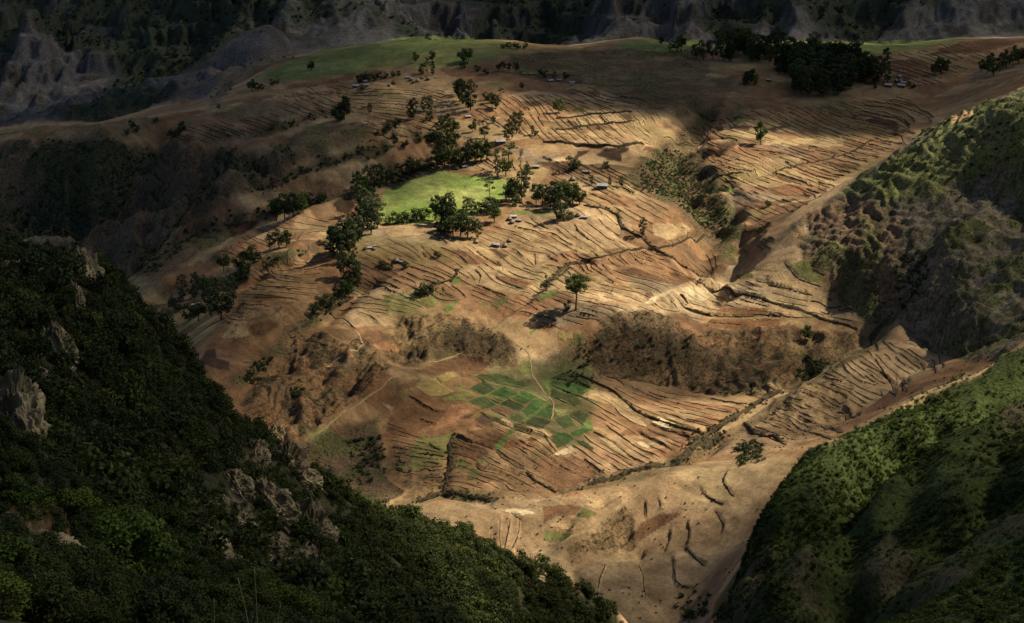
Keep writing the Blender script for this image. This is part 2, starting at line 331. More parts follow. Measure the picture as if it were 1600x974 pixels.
BASE = GZ.copy()
CARVE = [  # photo polyline, half width m, depth m (negative = ridge)
    (crop(600, 320, "1600 435 1500 450 1420 468 1380 510 1330 560 1260 610 1220 650 1100 740 1000 770 920 820 800 900")[0], 3.5, 3.2),
    (crop(850, 670, "350 440 480 400 620 340 780 310 900 290 1020 280 1130 200 1230 110 1380 30")[0], 6, 4.5),
    (crop(550, 670, "1598 500 1420 540 1090 570 900 530 715 510 620 530 500 570 400 600")[0], 5, 3.5),
    (P("1370 515,1290 560,1260 580,1190 640,1120 690,1060 720"), 6, 4.0),
    (P("1530 270,1480 330,1440 400,1410 450,1395 500,1370 520"), 8, 3.5),
    (P("560 440,540 458,516 480,492 496,472 512,440 536,412 568,388 584,360 600"), 8, 6.0),
    (P("496 578,480 594,466 604,452 618,438 642,420 660"), 5, 4.0),
    (crop(550, 670, "780 60 755 130 760 200 770 290 745 350 735 430 715 500")[0], 2.0, 1.2),
    (P("1120 170,1060 225,1070 270,1100 310,1130 370,1120 410,1105 430"), 14, 11.0),
    (P("600 592,580 605,560 620,530 640,505 662,470 692"), 7, -3.5),
    (P("620 545,580 565,545 600,520 625"), 6, 3.0),
    (P("620 490,640 500,650 540,630 560"), 6, 2.5),
    (P("590 203,530 221,470 240,430 262"), 9, -6.5),
    (P("640 205,590 226,520 250,450 275,400 298"), 10, 9.0),
    (P("680 225,640 235,560 262,500 280,420 300,330 325,290 345"), 9, -6.5),
    (P("620 270,560 298,500 310,430 327,380 345,300 352,230 402"), 10, 10.0),
    (P("560 312,500 332,440 362,400 387,330 405"), 8, -5.0),
    (P("520 372,470 395,420 402,380 430,300 442,260 455"), 9, 7.5),
    (P("540 165,480 185,400 205,330 212"), 10, 6.0),
    (P("600 140,520 152,430 160,350 178"), 9, -3.0),
    (P("760 235,700 238,660 245,600 262"), 6, 3.0),
    (P("820 160,740 190,660 205"), 7, 2.2),
    (P("250 200,230 240,215 300,190 360"), 10, 9.0), (P("170 215,165 260,150 330"), 9, -7.0), (P("330 235,320 270,280 330"), 9, 7.0), (P("60 230,50 290,60 350"), 10, 9.0), (P("450 215,420 240,400 275"), 8, 5.0),
    (P("1440 420,1500 370,1560 340"), 9, -5.0),
    (P("1440 520,1440 480,1470 420"), 7, 4.0),
    (P("1700 590,1600 640,1500 700,1400 770,1300 830,1200 960"), 8, -6.0),
    (P("1700 560,1600 605,1500 650,1400 715,1300 785,1210 880"), 9, 9.0),
    (P("1700 700,1600 760,1480 820,1380 880,1300 974"), 11, 11.0),
    (P("1600 900,1500 910,1400 930,1340 974"), 7, -4.0),
    (P("1460 690,1440 760,1420 800"), 5, 4.0), (P("1330 790,1340 850,1330 900"), 5, 4.0), (P("1560 720,1540 780,1500 810"), 5, 4.0), (P("1260 800,1230 860"), 4, 3.0),
    (P("970 790,930 820,880 860,830 892"), 3.5, -2.4),
    (P("1000 860,940 862,890 880,830 892"), 4, 3.0),
    (P("60 390,140 440,130 520,100 560,60 600"), 6, -3.0),
    (P("880 345,960 330,970 370,1010 385,1060 420,1098 433"), 2.5, 1.6),
    (P("850 238,900 225,950 232,1000 228"), 3.5, 2.6),
]
for ln, wd, dp in CARVE:
    wl = world_line(ln)
    ya = [q[1] for q in wl]
    i0, i1 = np.searchsorted(YS, [min(ya) - 4 * wd, max(ya) + 4 * wd])
    xs, ys = GX[i0:i1], GY[i0:i1]
    wx = xs + fbm(xs, ys, 14, 2, 91) * wd * 0.9; wy = ys + fbm(xs, ys, 14, 2, 95) * wd * 0.9
    d = seg_dist(wx, wy, wl)
    GZ[i0:i1] -= dp * np.exp(-(d / wd) ** 2)

kx, ky, _k = hit(396, 98, BASE)
kr = np.hypot((GX - kx) / 27.0, (GY - ky) / 24.0)
GZ += 19.0 * np.sqrt(np.clip(1 - kr * kr, 0, 1)) ** 0.9
TONE = np.zeros((NY, NU), np.float32)
rt = random.Random(21)
for ln, y0, kk in [(a, b, 1.0) for a, b in traced] + [(a, b, 0.6) for a, b in filled]:
    wl = world_line(ln)
    ya = [q[1] for q in wl]; ua = [q[0] / q[1] for q in wl]
    i0, i1 = np.searchsorted(YS, [min(ya) - 9, max(ya) + 9]); j0, j1 = np.searchsorted(US, [min(ua) - 0.011, max(ua) + 0.011])
    xs, ys = GX[i0:i1, j0:j1], GY[i0:i1, j0:j1]
    if xs.size == 0: continue
    best = np.full(xs.shape, 1e9); side = np.zeros(xs.shape); along = np.ones(xs.shape)
    nseg = len(wl) - 1
    gxm = (np.gradient(BASE[i0:i1, j0:j1], axis=1) / np.gradient(xs, axis=1)).mean() if xs.shape[1] > 2 else 0
    gym = (np.gradient(BASE[i0:i1, j0:j1], axis=0) / np.gradient(ys, axis=0)).mean() if xs.shape[0] > 2 else 0
    gym = gym - gxm * (xs.mean() / ys.mean())
    for k, ((x1, y1), (x2, y2)) in enumerate(zip(wl[:-1], wl[1:])):
        dx, dy = x2 - x1, y2 - y1; L2 = dx * dx + dy * dy + 1e-9
        traw = ((xs - x1) * dx + (ys - y1) * dy) / L2; tt = np.clip(traw, 0, 1)
        d = np.hypot(xs - x1 - tt * dx, ys - y1 - tt * dy)
        cr = (dx * (ys - y1) - dy * (xs - x1)) / math.sqrt(L2)
        up = 1.0 if (-dy * gxm + dx * gym) > 0 else -1.0       # is the left side of the line uphill?
        m = d < best
        best = np.where(m, d, best); side = np.where(m, np.sign(cr) * up, side)
        over = np.zeros(xs.shape)
        if k == 0: over = np.maximum(over, -traw * math.sqrt(L2))
        if k == nseg - 1: over = np.maximum(over, (traw - 1) * math.sqrt(L2))
        along = np.where(m, np.exp(-np.clip(over, 0, 50) / 1.5), along)
    hstep = (0.36 if y0 > 300 else 0.5) * rt.uniform(0.7, 1.3) * kk
    GZ[i0:i1, j0:j1] += side * hstep * np.exp(-best / 3.2) * along
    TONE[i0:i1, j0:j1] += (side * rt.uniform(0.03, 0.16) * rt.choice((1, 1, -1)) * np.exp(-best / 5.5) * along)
PXv, PYv = to_pix(GX, GY, GZ)
# edges wander a little so that no zone has a ruled outline
wob = np.clip(700.0 / GY, 0.4, 4.0)
JX = PXv + (fbm(GX, GY, 9, 3, 31)) * 9 * wob; JY = PYv + (fbm(GX, GY, 9, 3, 37)) * 5 * wob

def zone(poly, y0, y1, soft=0):
    m = np.zeros((NY, NU))
    i0, i1 = np.searchsorted(YS, [y0, y1])
    m[i0:i1] = in_poly(JX[i0:i1], JY[i0:i1], poly)
    k = m[max(i0 - 8, 0):i1 + 8]
    for _ in range(soft):
        k[1:-1] = (k[:-2] + 2 * k[1:-1] + k[2:]) / 4
        k[:, 1:-1] = (k[:, :-2] + 2 * k[:, 1:-1] + k[:, 2:]) / 4
    return m

Z_FOREST = zone(P("-900 350,60 386,150 428,250 478,300 556,310 598,420 658,440 688,510 768,600 798,700 838,780 868,850 898,950 938,1010 1120,-900 1600"), 30, 485, 1)
Z_RIGHT = zone(P("1060 1300,1118 960,1130 900,1172 800,1246 717,1348 676,1450 616,1600 551,2300 300,2300 1600,1200 1600"), 40, 560, 1)
Z_NEARR = ((GY < 300) & (GX / GY > 0.0)) * 1.0
Z_RIGHT = np.clip(np.maximum(Z_RIGHT, Z_NEARR), 0, 1)
Z_FOREST = np.clip(Z_FOREST, 0, 1) * (1 - Z_NEARR)
Z_FOREST = np.maximum(Z_FOREST, ((GY < 480) & (GX / GY < -0.06)) * 1.0)
Z_ROCKY = zone(P("1262 345,1350 268,1480 190,1600 137,2300 -60,2300 560,1600 565,1500 562,1440 540,1400 492,1375 518,1345 500,1310 470,1270 410"), 640, 985, 8)
Z_CLIFF = zone(P("-600 215,60 226,130 216,210 232,300 236,400 242,470 238,430 285,340 322,280 352,190 440,100 410,-600 420"), 880, 1125, 3)
Z_MOUNT = sstep(1300, 1345, GY + fbm(GX, GY, 60, 3, 5) * 18)
Z_LM = zone(P("-400 240,0 200,50 190,160 188,240 168,325 155,345 112,330 50,-400 50"), 1120, 1350, 6)
Z_MOUNT = np.maximum(Z_MOUNT, Z_LM)
knob = zone(P("325 175,340 110,352 82,370 58,395 45,430 60,455 92,420 100,380 120"), 1150, 1300, 2)
Z_ERODE = np.zeros((NY, NU))
for pl, a, b in [
    ("452 512,500 524,545 540,590 545,602 566,604 588,560 618,500 664,462 694,430 672,378 636,392 606,440 560", 660, 830),
    ("618 500,690 488,735 500,800 530,812 556,806 574,760 568,722 556,690 552,640 570,600 560,615 530", 700, 840),
    ("905 545,935 508,965 488,1010 490,1050 500,1085 520,1200 513,1290 520,1360 522,1300 572,1240 606,1180 622,1090 618,1030 602,985 596,935 588,915 566", 730, 850),
    ("1262 330,1340 305,1412 330,1404 420,1396 470,1330 480,1280 450,1250 400,1240 360", 780, 900),
    ("880 868,930 830,972 786,984 812,992 856,950 862", 560, 660),
    ("380 470,480 470,470 500,420 520,360 540", 700, 830),
    ("620 690,690 725,695 770,620 770,598 730", 640, 720),
    ("1210 610,1330 585,1340 640,1240 690,1200 660", 640, 790)]:
    Z_ERODE = np.maximum(Z_ERODE, zone(P(pl), a, b, 2) * (0.45 if pl.startswith(("620 690", "1210", "380", "1262")) else 1.0))
Z_SCRUB = np.zeros((NY, NU))      # rough grazing and bush, not ploughed
for pl, a, b, k in [
    ("975 275,1010 240,1050 215,1100 175,1130 170,1090 225,1110 270,1140 310,1165 372,1135 410,1100 372,1060 325,1010 305", 850, 1180, 1.0),
    ("470 700,520 668,590 650,604 700,596 740,628 775,560 800,480 730", 620, 760, 1.0),
    ("640 560,690 548,735 530,790 545,812 570,760 566,710 556", 700, 840, 0.7),
    ("800 88,860 82,960 78,1100 72,1110 110,1080 150,1020 180,985 160,930 135,860 125,800 118", 1080, 1330, 0.7),
    ("330 180,400 155,470 165,500 182,420 190,350 195", 1050, 1230, 0.6),
    ("420 225,480 200,560 190,590 205,540 232,470 250,430 262", 980, 1160, 0.7),
    ("200 430,300 352,345 345,420 335,430 345,330 385,250 432", 850, 1010, 0.8),
    ("380 300,460 280,540 285,530 300,470 315,420 322", 940, 1080, 0.6),
    ("580 270,640 245,690 240,690 262,640 272", 980, 1080, 0.6),
    ("1040 150,1100 130,1150 120,1130 165,1060 185", 1080, 1250, 0.6),
    ("860 560,900 530,930 560,950 600,900 590", 740, 830, 0.6),
    ("20 196,160 198,220 180,260 200,180 222,60 228", 1080, 1180, 0.5),
    ("850 700,910 745,1060 715,1190 635,1265 575,1380 515,1390 530,1270 600,1190 660,1080 730,930 765,860 780,760 790,610 795,640 770,760 768", 640, 815, 0.55),
    ("380 305,400 290,450 268,520 245,590 222,640 202,645 210,600 232,530 258,470 280,420 302", 950, 1150, 1.0),
    ("220 405,290 352,380 338,430 320,500 303,560 292,620 265,628 274,570 302,505 318,440 335,390 352,310 372,240 425", 850, 1080, 1.0),
    ("250 455,300 435,380 422,420 395,470 388,520 368,525 378,475 403,430 410,390 436,310 450", 800, 960, 0.9),
    ("320 208,400 200,480 178,540 160,545 170,490 192,410 214,330 222", 1050, 1230, 0.8),
    ("480 490,540 440,565 450,500 505,420 575,370 605,360 590", 700, 860, 0.8)]:
    Z_SCRUB = np.maximum(Z_SCRUB, zone(P(pl), a, b, 2) * k)
Z_SCRUB = np.clip(Z_SCRUB, 0, 1)
Z_FIELD = np.clip(1 - np.maximum.reduce([Z_FOREST, Z_RIGHT, Z_ROCKY, Z_CLIFF, Z_MOUNT, Z_ERODE, Z_SCRUB, knob]), 0, 1)

# relief of each kind of ground
GZ += Z_FIELD * (fbm(GX, GY, 42, 3, 11) * 2.4 + fbm(GX, GY, 15, 3, 14) * 0.6 + fbm(GX, GY, 4, 3, 12) * 0.17)
GZ += Z_SCRUB * (fbm(GX, GY, 16, 4, 13) * 1.6)
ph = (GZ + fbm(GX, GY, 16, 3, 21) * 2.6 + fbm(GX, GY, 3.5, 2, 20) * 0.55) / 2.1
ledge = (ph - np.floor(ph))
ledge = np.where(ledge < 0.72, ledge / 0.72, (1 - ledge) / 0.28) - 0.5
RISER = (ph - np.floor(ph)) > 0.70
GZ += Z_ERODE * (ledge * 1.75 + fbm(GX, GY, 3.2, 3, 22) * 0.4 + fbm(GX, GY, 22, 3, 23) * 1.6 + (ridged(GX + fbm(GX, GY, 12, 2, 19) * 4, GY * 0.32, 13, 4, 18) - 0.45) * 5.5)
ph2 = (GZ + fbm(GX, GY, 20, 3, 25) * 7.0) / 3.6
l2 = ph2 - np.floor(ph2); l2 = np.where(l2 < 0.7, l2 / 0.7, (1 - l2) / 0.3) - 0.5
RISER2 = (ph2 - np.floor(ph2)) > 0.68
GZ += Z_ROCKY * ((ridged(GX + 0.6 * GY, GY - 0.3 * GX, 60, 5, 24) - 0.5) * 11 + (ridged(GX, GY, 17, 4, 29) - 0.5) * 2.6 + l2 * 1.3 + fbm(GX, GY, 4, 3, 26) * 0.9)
sc3 = (GZ + fbm(GX, GY, 40, 3, 26) * 5) / 8.0; sc3 = sc3 - np.floor(sc3); sc3 = np.where(sc3 < 0.75, sc3 / 0.75, (1 - sc3) / 0.25) - 0.5
GZ += Z_CLIFF * (sc3 * 5.5 + (ridged(GX * 1.0, GY * 0.35, 36, 5, 27) - 0.5) * 24 + fbm(GX, GY, 8, 3, 28) * 2.2)
GZ += Z_RIGHT * ((ridged(GX + GY * 0.4, GY, 60, 4, 41) - 0.45) * 8 * sstep(120, 330, GY) + fbm(GX, GY, 9, 4, 42) * 1.2)
GZ += Z_FOREST * ((ridged(GX - GY * 0.5, GY, 45, 4, 44) - 0.45) * 7 * sstep(120, 260, GY) + fbm(GX, GY, 7, 4, 45) * 1.0 * sstep(40, 150, GY))
mt = Z_MOUNT
rdg = ridged(GX * 1.0 + fbm(GX, GY, 120, 2, 51) * 40, GY * 0.45, 150, 6, 52)
GZ += mt * sstep(1310, 1480, GY) * ((rdg - 0.42) * 95 + (ridged(GX, GY * 0.6, 38, 5, 58) - 0.45) * 26 + fbm(GX, GY, 9, 3, 53) * 3.5)
sp = (GZ + fbm(GX, GY, 60, 3, 55) * 10) / 16.0
GZ += mt * (np.abs(sp - np.floor(sp) - 0.5) - 0.25) * 16 * sstep(1360, 1500, GY)
GZ += knob * (fbm(GX, GY, 9, 4, 57) * 2.2)
GZ += Z_LM * ((ridged(GX + 0.4 * GY, GY, 42, 5, 59) - 0.45) * 17 + fbm(GX, GY, 8, 3, 60) * 2.0)
PXv, PYv = to_pix(GX, GY, GZ)
JX = PXv + (fbm(GX, GY, 9, 3, 31)) * 3 * wob; JY = PYv + (fbm(GX, GY, 9, 3, 37)) * 2 * wob

# ------------------------------------------------------------------ ground colours (the soil, rock and turf themselves)
def cell_noise(x, y, cx, cy, seed):
    """irregular parcels: a random value per cell of a jittered lattice"""
    gx = x / cx; gy = y / cy
    ix = np.floor(gx); iy = np.floor(gy)
    best = np.full(x.shape, 1e9); val = np.zeros(x.shape)
    for dx in (-1, 0, 1):
        for dy in (-1, 0, 1):
            jx = ix + dx; jy = iy + dy
            d = (gx - jx - _hash(jx, jy, seed)) ** 2 + (gy - jy - _hash(jx, jy, seed + 1)) ** 2
            m = d < best
            best = np.where(m, d, best); val = np.where(m, _hash(jx, jy, seed + 2), val)
    return val

def mix(c, col, m):
    return c * (1 - m[..., None]) + np.array(col) * m[..., None]

wx = GX + fbm(GX, GY, 30, 3, 61) * 12; wy = GY + fbm(GX, GY, 30, 3, 63) * 12
parcel = cell_noise(wx + 0.5 * wy, wy, 34, 17, 65)
parcel2 = cell_noise(wx + 0.5 * wy, wy, 13, 9, 69)
C = np.zeros((NY, NU, 3)); C[:] = (0.32, 0.214, 0.108)
C = mix(C, (0.235, 0.128, 0.066), sstep(0.55, 0.72, parcel) * 0.85)
C = mix(C, (0.125, 0.072, 0.04), sstep(0.905, 0.93, parcel) * 0.85)
C = mix(C, (0.215, 0.158, 0.105), sstep(0.42, 0.44, parcel) * sstep(0.52, 0.50, parcel) * 0.8)
C = mix(C, (0.38, 0.262, 0.145), sstep(0.3, 0.18, parcel) * 0.9)
C = mix(C, (0.20, 0.165, 0.07), sstep(0.86, 0.93, parcel2) * 0.5)
C = mix(C, (0.26, 0.125, 0.062), sstep(0.12, 0.05, parcel2) * 0.5)
C = mix(C, (0.22, 0.118, 0.06), sstep(0.05, 0.45, fbm(GX, GY, 55, 3, 71)) * 0.55)
C = mix(C, (0.175, 0.155, 0.06), sstep(0.22, 0.5, fbm(GX, GY, 38, 4, 73)) * 0.45)
C = mix(C, (0.058, 0.066, 0.026), zone(P("680 622,720 592,790 568,830 560,880 570,930 592,935 630,925 665,905 705,860 690,810 672,745 655"), 660, 810, 8) * 0.8)
C = mix(C, (0.105, 0.085, 0.045), zone(P("440 520,480 500,560 520,620 545,600 560,520 560,450 560"), 720, 860, 5) * 0.4)
# browner, redder soil in the lower bowl and to the left, paler on the spur
C = mix(C, (0.20, 0.105, 0.048), zone(P("300 640,330 520,400 410,520 400,560 470,480 600,620 620,700 580,760 560,770 640,720 690,870 690,940 740,880 770,620 780,470 700"), 640, 900, 6) * 0.62)
C = mix(C, (0.255, 0.125, 0.06), zone(P("455 510,560 540,604 580,470 692,420 660,380 636,440 560"), 640, 830, 4) * 0.8)
C = mix(C, (0.40, 0.285, 0.16), zone(P("945 490,1000 470,1090 436,1160 420,1260 420,1300 470,1340 500,1300 500,1200 490,1080 490,990 490"), 780, 900, 4) * 0.75)
C = mix(C, (0.345, 0.24, 0.135), zone(P("1330 505,1400 500,1480 570,1400 610,1320 650,1230 700,1100 715,1240 600"), 660, 815, 4) * 0.55)
C = mix(C, (0.30, 0.215, 0.12), zone(P("625 795,760 780,900 775,1040 730,1240 712,1180 800,1140 960,1000 1000,850 900"), 540, 665, 4) * 0.6)
grassy = fbm(GX, GY, 11, 4, 81)
C = mix(C, (0.125, 0.088, 0.05), Z_SCRUB * 0.85)
C = mix(C, (0.10, 0.105, 0.038), Z_SCRUB * sstep(-0.05, 0.3, grassy) * 0.8)
C = mix(C, (0.20, 0.125, 0.065), Z_ERODE * 0.55)
C = mix(C, (0.12, 0.09, 0.05), Z_ERODE * sstep(0.0, 0.35, fbm(GX, GY, 7, 3, 82)) * 0.7)
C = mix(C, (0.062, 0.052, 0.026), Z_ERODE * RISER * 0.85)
for pl in ("915 535,945 512,985 506,1030 512,1075 530,1085 560,1040 585,985 592,935 580", "690 520,740 510,800 535,812 560,760 566,715 552,680 545", "600 560,640 540,690 552,640 572"):
    C = mix(C, (0.05, 0.04, 0.024), zone(P(pl), 700, 860, 8) * 0.55)
C = mix(C, (0.185, 0.152, 0.112), Z_ROCKY)
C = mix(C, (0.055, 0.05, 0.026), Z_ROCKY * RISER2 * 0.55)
C = mix(C, (0.21, 0.115, 0.062), zone(P("1262 330,1330 305,1412 340,1404 470,1330 480,1280 440"), 780, 900, 8) * 0.5)
C = mix(C, (0.10, 0.112, 0.038), Z_ROCKY * sstep(-0.1, 0.15, fbm(GX, GY, 20, 6, 83, 0.7)) * 0.8)
C = mix(C, (0.07, 0.065, 0.035), Z_ROCKY * sstep(0.1, 0.3, fbm(GX, GY, 5, 4, 99, 0.65)) * 0.7)
C = mix(C, (0.15, 0.165, 0.05), Z_ROCKY * zone(P("1330 290,1480 195,1600 140,1700 100,1700 330,1600 250,1470 300,1400 320"), 700, 960, 4) * 0.6)
C = mix(C, (0.135, 0.102, 0.068), Z_CLIFF)
C = mix(C, (0.075, 0.078, 0.04), Z_CLIFF * sstep(-0.12, 0.2, fbm(GX, GY, 24, 6, 84, 0.65)))
C = mix(C, (0.112, 0.108, 0.112), Z_MOUNT)
C = mix(C, (0.175, 0.155, 0.142), Z_MOUNT * sstep(0.0, 0.4, fbm(GX, GY * 0.5, 35, 5, 85)) * 0.8)
C = mix(C, (0.06, 0.055, 0.045), Z_MOUNT * sstep(0.05, 0.3, fbm(GX, GY, 14, 4, 93)) * 0.75)
C = mix(C, (0.045, 0.058, 0.036), Z_MOUNT * sstep(-0.1, 0.2, fbm(GX, GY, 90, 5, 86)) * 0.9)
C = mix(C, (0.19, 0.15, 0.105), knob * 0.9)
C = mix(C, (0.048, 0.048, 0.022), Z_FOREST)
C = mix(C, (0.23, 0.18, 0.11), Z_FOREST * zone(P("300 800,400 700,470 740,510 800,500 900,420 940,330 880"), 60, 420, 3) * sstep(-0.1, 0.2, fbm(GX, GY, 6, 4, 92)) * 0.9)
C = mix(C, (0.066, 0.088, 0.024), Z_RIGHT)
C = mix(C, (0.12, 0.10, 0.055), Z_RIGHT * sstep(0.12, 0.35, fbm(GX, GY, 26, 6, 87, 0.6)) * 0.9)
# upland pastures beyond the fields, grassy edges
C = mix(C, (0.155, 0.185, 0.06), zone(P("395 122,440 98,500 80,560 68,620 56,700 50,750 56,830 74,800 84,760 95,720 108,660 104,600 106,560 114,480 126,420 132"), 1120, 1330, 4) * 0.75)
C = mix(C, (0.155, 0.185, 0.06), zone(P("950 70,1000 60,1080 58,1250 50,1340 54,1440 52,1530 54,1440 74,1345 88,1280 84,1100 78,1000 77"), 1180, 1340, 3) * 0.8)
for pl in ("640 700,660 678,700 665,720 690,690 725,640 735", "860 590,900 560,930 580,900 610,870 620", "598 465,640 455,680 470,640 490,600 490", "470 690,500 665,520 668,490 690"):
    C = mix(C, (0.14, 0.165, 0.05), zone(P(pl), 640, 880, 3) * 0.6)
SOIL_VAR = 1 + 0.40 * fbm(GX, GY, 6, 5, 89, 0.65) + 0.22 * fbm(GX, GY, 60, 3, 94) + 0.20 * fbm(GX, GY, 1.7, 2, 90)     # uneven soil
ac = GX * 0.76 + GY * 0.65 + fbm(GX, GY, 40, 2, 96) * 9; al = GX * 0.65 - GY * 0.76
STREAK = fbm(ac, al / 14.0, 1.5, 3, 97) + 0.6 * fbm(ac, al / 9.0, 5.0, 2, 98)     # plough lines along the terraces
SOIL_VAR = SOIL_VAR * (1 + Z_FIELD * 0.26 * STREAK * (GY < 1150)) * (1 + np.clip(TONE, -0.35, 0.35))
C = np.clip(C * SOIL_VAR[..., None], 0.01, 0.9)
ROUGH = np.clip(np.maximum.reduce([Z_SCRUB, Z_ERODE, Z_ROCKY, Z_CLIFF, Z_MOUNT, Z_FOREST, Z_RIGHT, knob]), 0, 1)

# ------------------------------------------------------------------ materials
def new_mat(name):
    m = bpy.data.materials.new(name); m.use_nodes = True
    nt = m.node_tree; b = nt.nodes["Principled BSDF"]
    b.inputs["Roughness"].default_value = 0.95
    b.inputs["Specular IOR Level"].default_value = 0.12
    return m, nt, b

def ramp(nt, fac, stops):
    r = nt.nodes.new("ShaderNodeValToRGB"); cr = r.color_ramp
    while len(cr.elements) < len(stops):
        cr.elements.new(0.5)
    for e, (p, c) in zip(cr.elements, stops):
        e.position = p; e.color = (*c, 1)
    nt.links.new(fac, r.inputs[0]); return r.outputs[0]

def noise_node(nt, scale, detail=4, rough=0.6, coord=None):
    nz = nt.nodes.new("ShaderNodeTexNoise"); nz.inputs["Scale"].default_value = scale
    nz.inputs["Detail"].default_value = detail; nz.inputs["Roughness"].default_value = rough
    if coord is not None:
        nt.links.new(coord, nz.inputs["Vector"])
    return nz.outputs["Fac"]

def mul_col(nt, a, b, fac=1.0):
    m = nt.nodes.new("ShaderNodeMix"); m.data_type = 'RGBA'; m.blend_type = 'MULTIPLY'
    m.inputs[0].default_value = fac
    nt.links.new(a, m.inputs[6]); nt.links.new(b, m.inputs[7]); return m.outputs[2]

def bump(nt, b, h, dist, strength=1.0, strength_socket=None):
    bp = nt.nodes.new("ShaderNodeBump"); bp.inputs["Distance"].default_value = dist
    bp.inputs["Strength"].default_value = strength
    if strength_socket is not None:
        nt.links.new(strength_socket, bp.inputs["Strength"])
    nt.links.new(h, bp.inputs["Height"]); nt.links.new(bp.outputs[0], b.inputs["Normal"])

def ground_mat():
    m, nt, b = new_mat("ground")
    at = nt.nodes.new("ShaderNodeAttribute"); at.attribute_name = "soil"
    rg = nt.nodes.new("ShaderNodeAttribute"); rg.attribute_name = "roughness"
    co = nt.nodes.new("ShaderNodeTexCoord").outputs["Object"]
    n1 = noise_node(nt, 0.9, 5, 0.65, co)
    n2 = noise_node(nt, 0.13, 4, 0.55, co)
    c = mul_col(nt, at.outputs["Color"], ramp(nt, n1, [(0.25, (0.62, 0.60, 0.58)), (0.5, (1, 1, 1)), (0.78, (1.28, 1.26, 1.22))]))
    c = mul_col(nt, c, ramp(nt, n2, [(0.3, (0.82, 0.8, 0.78)), (0.7, (1.15, 1.15, 1.15))]))
    n3 = noise_node(nt, 0.75, 3, 0.7, co)
    tf_ = ramp(nt, n3, [(0.50, (1, 1, 1)), (0.60, (0.42, 0.42, 0.36))])
    mt_ = nt.nodes.new("ShaderNodeMix"); mt_.data_type = 'RGBA'; mt_.blend_type = 'MULTIPLY'
    sc_ = nt.nodes.new("ShaderNodeMapRange"); sc_.inputs[3].default_value = 0.12; sc_.inputs[4].default_value = 0.9
    nt.links.new(rg.outputs["Fac"], sc_.inputs[0]); nt.links.new(sc_.outputs[0], mt_.inputs[0])
    nt.links.new(c, mt_.inputs[6]); nt.links.new(tf_, mt_.inputs[7]); c = mt_.outputs[2]
    nt.links.new(c, b.inputs["Base Color"])
    mr = nt.nodes.new("ShaderNodeMapRange"); mr.inputs[3].default_value = 0.35; mr.inputs[4].default_value = 1.0
    nt.links.new(rg.outputs["Fac"], mr.inputs[0])
    bump(nt, b, n1, 0.9, 1.0, mr.outputs[0])
    return m
M_GROUND = ground_mat()

def soil_mat(name, c0, c1, scale=0.5, dist=0.25):
    m, nt, b = new_mat(name)
    co = nt.nodes.new("ShaderNodeTexCoord").outputs["Object"]
    n1 = noise_node(nt, scale, 5, 0.6, co)
    n2 = noise_node(nt, scale * 0.16, 3, 0.5, co)
    oi = nt.nodes.new("ShaderNodeObjectInfo")
    c = ramp(nt, n1, [(0.3, c0), (0.72, c1)])
    c = mul_col(nt, c, ramp(nt, n2, [(0.3, (0.78, 0.78, 0.78)), (0.7, (1.2, 1.2, 1.2))]))
    c = mul_col(nt, c, ramp(nt, oi.outputs["Random"], [(0.0, (0.86, 0.86, 0.86)), (1.0, (1.12, 1.12, 1.12))]))
    nt.links.new(c, b.inputs["Base Color"])
    bump(nt, b, n1, dist, 0.7)
    return m
PLOT = {   # colour of the crop or turned soil, two tones that mix in patches
    "pasture": ((0.155, 0.25, 0.045), (0.335, 0.355, 0.11)), "lush": ((0.11, 0.18, 0.04), (0.20, 0.26, 0.07)), "upland": ((0.12, 0.155, 0.05), (0.215, 0.235, 0.08)),
    "crop": ((0.034, 0.042, 0.017), (0.055, 0.068, 0.024)), "cropb": ((0.030, 0.062, 0.017), (0.052, 0.098, 0.025)), "cropo": ((0.115, 0.112, 0.038), (0.175, 0.165, 0.058)),
    "grass": ((0.10, 0.145, 0.036), (0.16, 0.20, 0.058)), "dark": ((0.055, 0.034, 0.022), (0.088, 0.052, 0.032)), "brown": ((0.125, 0.068, 0.036), (0.18, 0.098, 0.05)),
    "red": ((0.19, 0.092, 0.045), (0.265, 0.14, 0.07)), "tan": ((0.33, 0.22, 0.112), (0.42, 0.29, 0.152)), "pale": ((0.43, 0.32, 0.185), (0.56, 0.44, 0.27)), "gold": ((0.25, 0.185, 0.066), (0.35, 0.26, 0.10)),
}
M_BANK = soil_mat("weedy_stone_bank", (0.030, 0.024, 0.014), (0.085, 0.064, 0.036), 0.8, 0.5)
M_PATH = soil_mat("trodden_earth", (0.21, 0.15, 0.075), (0.33, 0.24, 0.13), 0.6, 0.2)

# ------------------------------------------------------------------ the ground meshes
def tag(o, label=None, cat=None, group=None, kind=None):
    if label: o["label"] = label
    if cat: o["category"] = cat
    if group: o["group"] = group
    if kind: o["kind"] = kind
    return o

def link(name, me, parent=None):
    o = bpy.data.objects.new(name, me); COL.objects.link(o)
    if parent is not None: o.parent = parent
    return o

def np_mesh(name, verts, faces, mat=None, smooth=True):
    """verts (n,3), faces (m,3 or 4) -> mesh, quickly"""
    me = bpy.data.meshes.new(name)
    verts = np.asarray(verts, np.float32); faces = np.asarray(faces, np.int32)
    k = faces.shape[1]
    me.vertices.add(len(verts)); me.vertices.foreach_set("co", verts.ravel())
    me.loops.add(faces.size); me.loops.foreach_set("vertex_index", faces.ravel())
    me.polygons.add(len(faces)); me.polygons.foreach_set("loop_start", np.arange(0, faces.size, k, dtype=np.int32))
    me.polygons.foreach_set("use_smooth", np.full(len(faces), smooth))
    if mat: me.materials.append(mat)
    me.update(calc_edges=True)
    return me

